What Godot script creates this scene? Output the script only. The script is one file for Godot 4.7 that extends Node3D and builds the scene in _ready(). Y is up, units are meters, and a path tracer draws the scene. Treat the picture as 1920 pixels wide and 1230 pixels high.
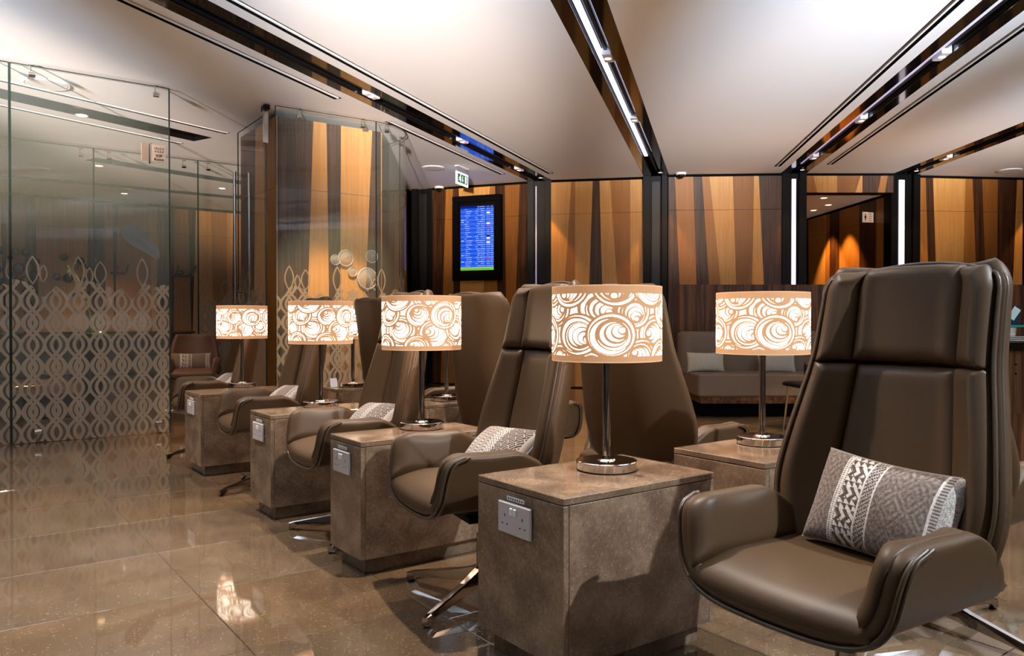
extends Node3D
# Lounge with high-backed armchairs in two back-to-back rows, marble side tables with rose-cut lamps, a glazed room at one side and
# a faceted wall of veneer panels. Metres; the lens stands 1 m above the floor at the origin and looks along -z.
# Rows: AB(a, b, y) - a runs along the rows, b from the front of the near row to the back.

const CEIL := 3.1
const TABLE := 0.529
var M := {}
var slot_count := 0
var PHI := atan2(-0.8042, 0.5944)

func AB(a: float, b: float, y := 0.0) -> Vector3:
	return Vector3(0.1366 - 0.5944 * a + 0.8042 * b, y, -(2.0596 + 0.8042 * a + 0.5944 * b))

func _ready():
	# ---- lens, air, exposure
	var cam := Camera3D.new()
	cam.name = "camera"
	add_child(cam)
	cam.position = Vector3(0, 1, 0)
	cam.rotation.x = -0.0093
	cam.fov = rad_to_deg(2.0 * atan(615.0 / 1462.8))
	cam.near = 0.05
	cam.far = 60.0
	cam.current = true
	var env := Environment.new()
	env.background_mode = Environment.BG_COLOR
	env.background_color = Color(0, 0, 0)
	env.tonemap_mode = Environment.TONE_MAPPER_LINEAR
	env.tonemap_exposure = 1.0
	env.sdfgi_enabled = true
	env.ssao_enabled = true
	env.ssil_enabled = true
	var we := WorldEnvironment.new()
	we.name = "world_environment"
	we.environment = env
	add_child(we)
	make_materials()
	# unseen uplighters behind the lens, cool and warm heads, placed to brighten the ceiling
	for u in [[-4.2, 2.6, 380.0, 16.0, 390.0], [-0.8, 3.2, 450.0, 15.5, 320.0], [2.6, 3.0, 600.0, 15.5, 150.0], [5.8, 2.4, 700.0, 16.0, 150.0]]:
		uplighter(u[0], u[1], u[2], u[3], u[4])
	build_shell()
	build_ceiling()
	build_far_walls()
	build_glass_room()
	build_sofa_side()
	build_rows()
	build_small_things()

# ------------------------------------------------------------------ helpers

func numbered(called: String, parent: Node) -> String:
	if not parent.has_node(NodePath(called)):
		return called
	var k := 1
	while parent.has_node(NodePath("%s_%03d" % [called, k])):
		k += 1
	return "%s_%03d" % [called, k]

func tag(o: Node, label: String, category: String, group := "", kind := "") -> Node:
	if label: o.set_meta("label", label)
	if category: o.set_meta("category", category)
	if group: o.set_meta("group", group)
	if kind: o.set_meta("kind", kind)
	return o

func thing(called: String, label: String, category: String, at := Vector3.ZERO, turn := 0.0, group := "", kind := "") -> Node3D:
	var o := Node3D.new()
	o.name = numbered(called, self)
	add_child(o, true)
	o.position = at
	o.rotation.y = turn
	tag(o, label, category, group, kind)
	return o

func new_st() -> SurfaceTool:
	var st := SurfaceTool.new()
	st.begin(Mesh.PRIMITIVE_TRIANGLES)
	st.set_smooth_group(-1)
	return st

func mesh_of(st: SurfaceTool) -> ArrayMesh:
	st.index()
	st.generate_normals()
	return st.commit()

func put(called: String, m: Mesh, mat: Material, parent: Node, at := Vector3.ZERO) -> MeshInstance3D:
	var o := MeshInstance3D.new()
	o.name = numbered(called, parent)
	o.mesh = m
	o.material_override = null
	for k in m.get_surface_count():
		o.set_surface_override_material(k, mat)
	parent.add_child(o, true)
	o.position = at
	return o

func part(called: String, st: SurfaceTool, mat: Material, parent: Node, at := Vector3.ZERO) -> MeshInstance3D:
	return put(called, mesh_of(st), mat, parent, at)

func tri(st: SurfaceTool, a: Vector3, b: Vector3, c: Vector3) -> void:   # counter-clockwise as seen from outside
	st.add_vertex(a); st.add_vertex(c); st.add_vertex(b)

func quad(st: SurfaceTool, a: Vector3, b: Vector3, c: Vector3, d: Vector3) -> void:
	tri(st, a, b, c); tri(st, a, c, d)

func uvquad(st: SurfaceTool, p: Array, u: Array) -> void:
	for k in [0, 2, 1, 0, 3, 2]:
		st.set_uv(u[k]); st.add_vertex(p[k])

# a box with chamfered edges; c its centre, s its size, h the chamfer
func cbox(st: SurfaceTool, c: Vector3, s: Vector3, h := 0.003) -> void:
	st.set_smooth_group(-1)
	var e := s * 0.5
	h = minf(h, minf(e.x, minf(e.y, e.z)) * 0.9)
	var P := func(sx: int, sy: int, sz: int, ax: int) -> Vector3:
		var v := Vector3(sx * (e.x - h), sy * (e.y - h), sz * (e.z - h))
		v[ax] += [sx, sy, sz][ax] * h
		return c + v
	for ax in 3:
		var u := (ax + 1) % 3
		var w := (ax + 2) % 3
		for sg in [-1, 1]:
			var q := []
			for k in [[-1, -1], [1, -1], [1, 1], [-1, 1]]:
				var t := [0, 0, 0]
				t[ax] = sg; t[u] = k[0]; t[w] = k[1]
				q.append(P.call(t[0], t[1], t[2], ax))
			if sg > 0: quad(st, q[0], q[1], q[2], q[3])
			else: quad(st, q[3], q[2], q[1], q[0])
		for k in [[-1, -1], [1, -1], [1, 1], [-1, 1]]:      # the chamfers along axis ax
			var t := [0, 0, 0]
			var q := []
			for g in [[-1, u], [1, u], [1, w], [-1, w]]:
				t[ax] = g[0]; t[u] = k[0]; t[w] = k[1]
				q.append(P.call(t[0], t[1], t[2], g[1]))
			if k[0] * k[1] > 0: quad(st, q[3], q[2], q[1], q[0])
			else: quad(st, q[0], q[1], q[2], q[3])
	for sx in [-1, 1]:
		for sy in [-1, 1]:
			for sz in [-1, 1]:
				var a = P.call(sx, sy, sz, 0)
				var b = P.call(sx, sy, sz, 1)
				var d = P.call(sx, sy, sz, 2)
				if sx * sy * sz > 0: tri(st, a, b, d)
				else: tri(st, a, d, b)

func box_part(called: String, c: Vector3, s: Vector3, mat: Material, parent: Node, h := 0.003) -> MeshInstance3D:
	var st := new_st()
	cbox(st, Vector3.ZERO, s, h)
	return part(called, st, mat, parent, c)

# turned shape: profile of (radius, height) from bottom to top, n sides; smooth joins the bands
func lathe(st: SurfaceTool, prof: Array, n := 32, at := Vector3.ZERO, smooth := false) -> void:
	for k in prof.size() - 1:
		st.set_smooth_group(1 if smooth else 2 + k)
		var p: Vector2 = prof[k]
		var q: Vector2 = prof[k + 1]
		for i in n:
			var a0 := TAU * i / n
			var a1 := TAU * (i + 1) / n
			var d0 := Vector3(sin(a0), 0, cos(a0))
			var d1 := Vector3(sin(a1), 0, cos(a1))
			var A := at + d0 * p.x + Vector3(0, p.y, 0)
			var B := at + d1 * p.x + Vector3(0, p.y, 0)
			var C := at + d1 * q.x + Vector3(0, q.y, 0)
			var D := at + d0 * q.x + Vector3(0, q.y, 0)
			if p.x > 1e-5: tri(st, A, B, C if q.x > 1e-5 else D)
			if q.x > 1e-5: tri(st, A, C, D)
	st.set_smooth_group(-1)

func tube(st: SurfaceTool, pts: Array, r: float, n := 8, caps := true) -> void:
	st.set_smooth_group(1)
	var rings := []
	var up := Vector3.UP
	for k in pts.size():
		var t: Vector3 = (pts[mini(k + 1, pts.size() - 1)] - pts[maxi(k - 1, 0)]).normalized()
		if absf(t.dot(up)) > 0.95: up = Vector3.RIGHT if absf(t.x) < 0.9 else Vector3.FORWARD
		var s := t.cross(up).normalized()
		up = s.cross(t).normalized()
		var ring := []
		for i in n:
			var a := TAU * i / n
			ring.append(pts[k] + (s * cos(a) + up * sin(a)) * r)
		rings.append(ring)
	for k in pts.size() - 1:
		for i in n:
			var j := (i + 1) % n
			quad(st, rings[k][i], rings[k][j], rings[k + 1][j], rings[k + 1][i])
	if caps:
		st.set_smooth_group(-1)
		for i in range(1, n - 1):
			tri(st, rings[0][0], rings[0][i + 1], rings[0][i])
			tri(st, rings[-1][0], rings[-1][i], rings[-1][i + 1])
	st.set_smooth_group(-1)

# a flat outline (counter-clockwise in x, y) with thickness from z0 to z1
func prism(st: SurfaceTool, poly: Array, z0: float, z1: float) -> void:
	st.set_smooth_group(-1)
	var pts := PackedVector2Array(poly)
	if Geometry2D.is_polygon_clockwise(pts): pts.reverse()
	var idx := Geometry2D.triangulate_polygon(pts)
	for k in range(0, idx.size(), 3):
		var a := pts[idx[k]]
		var b := pts[idx[k + 1]]
		var c := pts[idx[k + 2]]
		if (b - a).cross(c - a) < 0.0:
			var s := b
			b = c
			c = s
		tri(st, Vector3(a.x, a.y, z1), Vector3(b.x, b.y, z1), Vector3(c.x, c.y, z1))
		tri(st, Vector3(a.x, a.y, z0), Vector3(c.x, c.y, z0), Vector3(b.x, b.y, z0))
	for k in pts.size():
		var a := pts[k]
		var b := pts[(k + 1) % pts.size()]
		quad(st, Vector3(a.x, a.y, z0), Vector3(b.x, b.y, z0), Vector3(b.x, b.y, z1), Vector3(a.x, a.y, z1))

# an upholstered sheet: P(u, t) its middle, t_out and t_in the thickness to either side, rounded to nothing over the distance r from its edge
func pad(st: SurfaceTool, P: Callable, nu: int, nt: int, t_out: float, t_in: float, r: float, power := 0.5) -> void:
	var g := []
	for i in nu + 1:
		var row := []
		for j in nt + 1:
			var u := 0.5 - 0.5 * cos(PI * i / nu)
			var t := 0.5 - 0.5 * cos(PI * j / nt)
			row.append(P.call(lerpf(u, float(i) / nu, 0.25), lerpf(t, float(j) / nt, 0.25)))
		g.append(row)
	var du := []
	var dt := []
	for i in nu + 1:
		du.append([]); dt.append([])
		for j in nt + 1:
			du[i].append(0.0 if i == 0 else du[i - 1][j] + g[i][j].distance_to(g[i - 1][j]))
			dt[i].append(0.0 if j == 0 else dt[i][j - 1] + g[i][j].distance_to(g[i][j - 1]))
	var O := []
	var I := []
	for i in nu + 1:
		O.append([]); I.append([])
		for j in nt + 1:
			var pu: Vector3 = g[mini(i + 1, nu)][j] - g[maxi(i - 1, 0)][j]
			var pt: Vector3 = g[i][mini(j + 1, nt)] - g[i][maxi(j - 1, 0)]
			var nrm := pu.cross(pt).normalized()
			var d := minf(minf(du[i][j], du[nu][j] - du[i][j]), minf(dt[i][j], dt[i][nt] - dt[i][j]))
			var x := clampf(d / r, 0.0, 1.0)
			var e := pow(1.0 - (1.0 - x) * (1.0 - x), power)
			O[i].append(g[i][j] + nrm * t_out * e)
			I[i].append(g[i][j] - nrm * t_in * e)
	st.set_smooth_group(1)
	for i in nu:
		for j in nt:
			quad(st, O[i][j], O[i + 1][j], O[i + 1][j + 1], O[i][j + 1])
			quad(st, I[i][j], I[i][j + 1], I[i + 1][j + 1], I[i + 1][j])
	st.set_smooth_group(-1)

func table_of(xs: Array, ys: Array, x: float) -> float:     # smooth interpolation in a table
	var n := xs.size()
	if x <= xs[0]: return ys[0]
	if x >= xs[n - 1]: return ys[n - 1]
	var k := 0
	while x > xs[k + 1]: k += 1
	var t: float = (x - xs[k]) / (xs[k + 1] - xs[k])
	var h: float = xs[k + 1] - xs[k]
	var m0: float = (ys[k + 1] - ys[maxi(k - 1, 0)]) / (xs[k + 1] - xs[maxi(k - 1, 0)]) * h
	var m1: float = (ys[mini(k + 2, n - 1)] - ys[k]) / (xs[mini(k + 2, n - 1)] - xs[k]) * h
	var t2 := t * t
	var t3 := t2 * t
	return (2 * t3 - 3 * t2 + 1) * ys[k] + (t3 - 2 * t2 + t) * m0 + (-2 * t3 + 3 * t2) * ys[k + 1] + (t3 - t2) * m1

func dup(root: Node3D, called: String, at: Vector3, turn: float, label: String, group := "") -> Node3D:
	var r: Node3D = root.duplicate()
	r.name = numbered(called, self)
	add_child(r, true)
	r.position = at
	r.rotation = Vector3(0, turn, 0)
	tag(r, label, "", group)
	return r

# ------------------------------------------------------------------ materials

func std(c: Color, rough := 0.6, metal := 0.0, spec := 0.5) -> StandardMaterial3D:
	var m := StandardMaterial3D.new()
	m.albedo_color = c
	m.roughness = rough
	m.metallic = metal
	m.metallic_specular = spec
	return m

func glow(c: Color, energy: float) -> StandardMaterial3D:
	var m := std(Color(0.8, 0.8, 0.8), 0.6)
	m.emission_enabled = true
	m.emission = c
	m.emission_energy_multiplier = energy
	return m

func tex_from(w: int, h: int, bytes: PackedByteArray, alpha := false) -> ImageTexture:
	return ImageTexture.create_from_image(Image.create_from_data(w, h, false, Image.FORMAT_RGBA8 if alpha else Image.FORMAT_RGB8, bytes))

func noise(seed_: int, freq: float, oct := 4) -> FastNoiseLite:
	var n := FastNoiseLite.new()
	n.seed = seed_
	n.noise_type = FastNoiseLite.TYPE_SIMPLEX_SMOOTH
	n.frequency = freq
	n.fractal_octaves = oct
	return n

func marble_tex(dark: Color, light: Color, vein: Color, seed_: int) -> ImageTexture:
	var N := 640
	var im := noise(seed_, 0.006, 5).get_seamless_image(N, N)
	var im2 := noise(seed_ + 5, 0.05, 3).get_seamless_image(N, N)
	var im3 := noise(seed_ + 9, 0.005, 4).get_seamless_image(N, N)
	var a := im.get_data()
	var b := im2.get_data()
	var v := im3.get_data()
	var px := PackedByteArray()
	px.resize(N * N * 3)
	for k in N * N:
		var t := clampf((a[k] - 128.0) / 150.0 + 0.5 + (b[k] - 128.0) / 420.0, 0.0, 1.0)
		var c := dark.lerp(light, t)
		var w := absf(v[k] - 128.0)
		if w < 2.2: c = c.lerp(vein, 0.45 * (1.0 - w / 2.2))
		px[k * 3] = int(c.r * 255.0)
		px[k * 3 + 1] = int(c.g * 255.0)
		px[k * 3 + 2] = int(c.b * 255.0)
	var rng := RandomNumberGenerator.new()
	rng.seed = seed_ + 77
	for s in 3400:      # shell fragments: short pale or dark flecks
		var x := rng.randf() * N
		var y := rng.randf() * N
		var an := rng.randf() * TAU
		var L := rng.randf_range(1.0, 6.5)
		var bend := rng.randf_range(-0.14, 0.14)
		var col := Color(0.74, 0.68, 0.60) if rng.randf() < 0.74 else Color(0.16, 0.12, 0.10)
		var k0 := rng.randf_range(0.18, 0.62)
		for q in int(L * 1.5) + 1:
			var i := (posmod(int(y), N) * N + posmod(int(x), N)) * 3
			px[i] = int(lerpf(px[i], col.r * 255.0, k0))
			px[i + 1] = int(lerpf(px[i + 1], col.g * 255.0, k0))
			px[i + 2] = int(lerpf(px[i + 2], col.b * 255.0, k0))
			x += cos(an) * 0.7
			y += sin(an) * 0.7
			an += bend
	return tex_from(N, N, px)

func wood_tex(c0: Color, c1: Color, seed_: int, contrast: float, stretch: float) -> ImageTexture:
	var w := 256
	var h := 512
	var n := noise(seed_, 0.03, 4)
	var n2 := noise(seed_ + 3, 0.16, 2)
	var px := PackedByteArray()
	px.resize(w * h * 3)
	for y in h:
		for x in w:
			var g := n.get_noise_2d(x * 1.9 + n2.get_noise_2d(x * 0.2, y * 0.05) * 6.0, y * stretch) * contrast + n2.get_noise_2d(x * 2.6, y * 0.09) * 0.35
			var c := c0.lerp(c1, clampf(0.5 + g, 0.0, 1.0))
			var i := (y * w + x) * 3
			px[i] = int(c.r * 255.0); px[i + 1] = int(c.g * 255.0); px[i + 2] = int(c.b * 255.0)
	return tex_from(w, h, px)

func rose_tex(emit: bool) -> ImageTexture:
	var w := 1280
	var h := 272
	var px := PackedByteArray()
	px.resize(w * h)
	px.fill(255)
	var rng := RandomNumberGenerator.new()
	rng.seed = 41
	var roses := []
	for row in 4:
		for k in 8:
			var R := rng.randf_range(66.0, 82.0) if row % 2 == 0 else rng.randf_range(58.0, 76.0)
			roses.append([(k + 0.5 * (row % 2) + rng.randf_range(-0.16, 0.16)) * w / 8.0, 8.0 + row * 84.0 + rng.randf_range(-12, 12), R, rng.randf() * TAU, rng.randf() * PI])
	var order := []
	for k in roses.size(): order.append((k * 11) % roses.size())
	for o in order:
		var r: Array = roses[o]
		var R: float = r[2]
		var d1 := Vector2.from_angle(r[3])
		var rings := [[Vector2.ZERO, R], [-d1 * R * 0.07, R * 0.86], [d1.rotated(1.1) * R * 0.10, R * 0.72]]
		for k in 4:      # the bud: loops that all touch at one side
			var rk := R * 0.60 * (1.0 - 0.235 * k)
			rings.append([d1.rotated(0.5) * (R * 0.08 + R * 0.60 - rk) * (0.97 if k else 1.0), rk])
		for y in range(maxi(0, int(r[1] - R) - 5), mini(h, int(r[1] + R) + 6)):
			for x in range(int(r[0] - R * 1.15) - 5, int(r[0] + R * 1.15) + 6):
				var p := Vector2((x - r[0]) / 1.1, (y - r[1]) / 0.93).rotated(-r[4])
				var d := p.length()
				if d > R + 6.0: continue
				var v := 255
				if d > R - 3.5: v = 0
				else:
					for k in range(1, rings.size()):
						var e := p - (rings[k][0] as Vector2)
						var q := absf(e.length() - rings[k][1])
						var lw := 3.4 + 1.6 * sin(e.angle() * 1.0 + r[3] + k)
						if q < lw:
							v = 0
							break
				px[y * w + posmod(x, w)] = v
	var out := PackedByteArray()
	out.resize(w * h * 3)
	var cut := Color(1, 1, 1) if emit else Color(0.9, 0.86, 0.8)
	var paper := Color(0.36, 0.26, 0.185) if emit else Color(0.62, 0.48, 0.36)
	for y in h:
		for x in w:
			var c := cut if px[y * w + x] > 128 else paper
			if y < 30 or y > h - 24 or absi(x - 100) < 4: c = paper
			if emit and (y < 4 or y > h - 5): c = Color(0.43, 0.36, 0.30)
			var i := (y * w + x) * 3
			out[i] = int(c.r * 255.0); out[i + 1] = int(c.g * 255.0); out[i + 2] = int(c.b * 255.0)
	return tex_from(w, h, out)

# the frosted film: strands that swing between two rows, as (u, v) -> covered; one period is 1 x 1
func film_covered(u: float, v: float) -> bool:
	var c := cos(TAU * v)
	var s := absf(sin(TAU * v))
	var f := u - floorf(u)
	for k in [[0.13, -0.50], [0.40, -0.20]]:
		var xm: float = (k[0] + k[1]) * 0.5 + (k[0] - k[1]) * 0.5 * c
		var half: float = 0.094 + 0.010 * c + 0.006 * s
		for e in [xm, xm + 1.0, 1.0 - xm, -xm]:
			if absf(f - e) < half: return true
	return false

func film_tex() -> ImageTexture:
	var n := 10
	var tw := 100
	var th := 220
	var tile := PackedByteArray()
	tile.resize(tw * th)
	for y in th:
		for x in tw:
			tile[y * tw + x] = 1 if film_covered((x + 0.5) / tw, (y + 0.5) / th) else 0
	var w := n * tw
	var h := 970          # 1.60 m over 970 pixels, one vertical period 0.363 m = 220 pixels
	var px := PackedByteArray()
	px.resize(w * h * 4)
	var tips := [[0, 1.0], [1, 0.0], [2, 0.75], [2.5, 0.5], [3, 1.0], [5, 0.9], [5.45, 0.6], [7, 0.95], [7.5, 0.55], [8, 0.8]]
	for y in h:
		var up := (h - 1 - y) / 606.25      # metres above the floor
		for x in w:
			var u := float(x) / tw
			var on := false
			var base := 1.30 + 0.05 * absf(fposmod(u + 0.5, 1.0) - 0.5) * -2.0 + 0.05 * sin(u * 1.9) + 0.03 * sin(u * 4.3 + 1.0)
			if up < base:
				on = tile[posmod(int(up / 0.363 * th) + 66, th) * tw + x % tw] == 1
			for t in tips:
				if t[1] <= 0.0: continue
				var dx: float = u - t[0]
				if dx > n / 2.0: dx -= n
				var H: float = 0.115 * t[1]
				var cy: float = 1.335 + H * 0.75
				var yy := absf(up - cy) / H
				if yy < 1.15 and absf(dx) < 0.4:
					var ww: float = (0.30 if t[1] > 0.6 else 0.2) * (1.0 - yy * yy / 1.32)
					if absf(dx) < ww and (up > base or absf(dx) > ww - 0.085):
						on = absf(dx) > ww - 0.085 or yy > 0.98
			var i := (y * w + x) * 4
			px[i] = 152; px[i + 1] = 131; px[i + 2] = 108
			px[i + 3] = 232 if on else 6
	return tex_from(w, h, px, true)

func board_tex() -> ImageTexture:      # the departures board: rows of small white words on blue
	var w := 240
	var h := 430
	var im := Image.create(w, h, false, Image.FORMAT_RGB8)
	im.fill(Color(0.10, 0.30, 0.85))
	var rng := RandomNumberGenerator.new()
	rng.seed = 9
	im.fill_rect(Rect2i(0, 0, w, 16), Color(0.02, 0.10, 0.50))
	for k in 28:
		var y := 16 + k * 14
		im.fill_rect(Rect2i(0, y, w, 14), Color(0.22, 0.42, 0.95) if k % 2 else Color(0.06, 0.33, 0.90))
	im.fill_rect(Rect2i(0, h - 20, w, 4), Color(0.85, 0.9, 0.5))
	im.fill_rect(Rect2i(0, h - 16, w, 16), Color(0.45, 0.78, 0.25))
	for k in 29:
		var y := 2 + k * 14
		var white := Color(0.93, 0.95, 1.0)
		for col in [[218, 20], [190, 22], [148, 28], [118 + rng.randi_range(-14, 8), 0], [30 + rng.randi_range(-4, 14), 0]]:
			var x: int = col[0]
			var L: int = col[1] if col[1] > 0 else rng.randi_range(16, 44)
			if k == 0 and x < 120: continue
			var e := mini(x + L, w - 3)
			while x < e:
				var q := rng.randi_range(2, 5)
				im.fill_rect(Rect2i(x, y + 5 + rng.randi_range(0, 1), q, 2), white)
				if rng.randf() < 0.6: im.fill_rect(Rect2i(x + 1, y + rng.randi_range(1, 3), 1, 6), white)
				x += q + rng.randi_range(0, 2)
		if k in [6, 7, 16, 23, 26]: im.fill_rect(Rect2i(6, y + 4, 18, 4), white)
		if k in [3, 8, 15, 17]: im.fill_rect(Rect2i(188, y, 26, 11), Color(1, 1, 1))
		if k in [10, 25]: im.fill_rect(Rect2i(188, y + 3, 26, 7), Color(0.85, 0.2, 0.6))
		if k == 14: im.fill_rect(Rect2i(188, y + 1, 26, 9), Color(0.03, 0.12, 0.45))
	for k in 34: im.fill_rect(Rect2i(8 + k * 6 + k % 3, h - 10, 3 + k % 2, 2), Color(0.15, 0.35, 0.2))
	return ImageTexture.create_from_image(im)

func pillow_tex(kind: int) -> ImageTexture:
	var w := 400
	var h := 240
	var px := PackedByteArray()
	px.resize(w * h * 3)
	var n := noise(60 + kind, 0.09, 3)
	for y in h:
		for x in w:
			var g := n.get_noise_2d(x, y) * 0.12
			var c := Color(0.5, 0.44, 0.4)
			var pale := Color(0.80, 0.76, 0.72)
			var dark := Color(0.27, 0.22, 0.19)
			var mid := Color(0.50, 0.44, 0.40)
			var mid2 := Color(0.42, 0.365, 0.33)
			if kind == 0:        # taupe weave with a white band of triangles
				var diamond := (absi(posmod(x, 76) - 38) + absi(posmod(y + 18, 92) - 46) * 0.8)
				c = mid if int(diamond / 9.0) % 2 == 0 else mid2
				if diamond > 40 and (x / 5 + y / 7) % 3 == 0: c = mid2
				if x > 88 and x < 108: c = pale if x < 93 or (x > 96 and x < 104) or (y / 3) % 2 == 0 else mid2
				elif x >= 108 and x < 168:
					var r := posmod(y, 62)
					var xx := x - 108
					if r < 30:
						var k := posmod(xx + (r / 15) * 10, 20)
						c = pale if k < (r % 15) * 1.15 + 2 and r % 15 > 1 else dark.lerp(mid2, 0.4)
					else:
						var z := posmod(xx + absi(posmod(r, 32) - 16), 26)
						c = pale if z < 13 else dark.lerp(mid2, 0.4)
						if posmod(xx - r, 40) < 4: c = dark.lerp(mid2, 0.4)
				elif x >= 168 and x < 174: c = pale
				elif x >= 174 and x < 204: c = pale if (n.get_noise_2d(x * 4.0, y * 4.0) > -0.02) and (y / 4 + x / 5) % 3 else dark.lerp(mid2, 0.3)
				elif x >= 204 and x < 209: c = pale
				elif x > 352 and x < 360: c = pale
				elif x >= 360 and x < 376: c = mid2 if (y / 4) % 2 else pale.lerp(mid, 0.4)
				elif x >= 376: c = pale.lerp(dark, 0.5 if n.get_noise_2d(x * 3.0, y * 5.0) > 0.12 else 0.05)
			elif kind == 1:      # pale rippled wool, a woven middle, and a dark key-pattern end
				var ripple := sin((y + 7.0 * sin(x * 0.11) + x * 0.35) * 0.42)
				c = pale.lerp(mid2, 0.62 + 0.38 * ripple)
				if x > 205 and x <= 262:
					c = pale if posmod(absi(posmod(x, 40) - 20) + absi(posmod(y, 52) - 26), 13) < 7 else mid2
				elif x > 262:
					var kx := posmod(x + y, 44)
					var ky := posmod(x - y, 44)
					c = dark
					if kx % 15 < 5 and ky > 7: c = pale.lerp(mid, 0.4)
					if ky < 6 and kx < 30: c = pale.lerp(mid, 0.4)
				if x > 385: c = pale.lerp(mid, 0.4 + g * 3.0)
			elif kind == 2:      # cream with raised concentric diamonds
				var d := absi(posmod(x, 130) - 65) * 0.62 + absi(posmod(y + 40, 120) - 60)
				c = Color(0.80, 0.76, 0.68) if int(d / 8.0) % 2 == 0 else Color(0.60, 0.55, 0.47)
			else:                # cream with fine cross ribs
				c = Color(0.74, 0.69, 0.63) if sin((y + 3.0 * sin(x * 0.09)) * 0.7) > 0.0 else Color(0.60, 0.55, 0.50)
				if x < 34 or x > 366: c = Color(0.82, 0.78, 0.72) if (x / 6 + y / 6) % 2 else Color(0.58, 0.53, 0.47)
			var i := (y * w + x) * 3
			px[i] = clampi(int((c.r + g) * 255.0), 0, 255); px[i + 1] = clampi(int((c.g + g) * 255.0), 0, 255); px[i + 2] = clampi(int((c.b + g) * 255.0), 0, 255)
	return tex_from(w, h, px)

func tri_map(m: StandardMaterial3D, scale: Vector3, world := false) -> void:
	m.uv1_triplanar = true
	m.uv1_world_triplanar = world
	m.uv1_scale = scale
	m.uv1_triplanar_sharpness = 8.0

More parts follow.
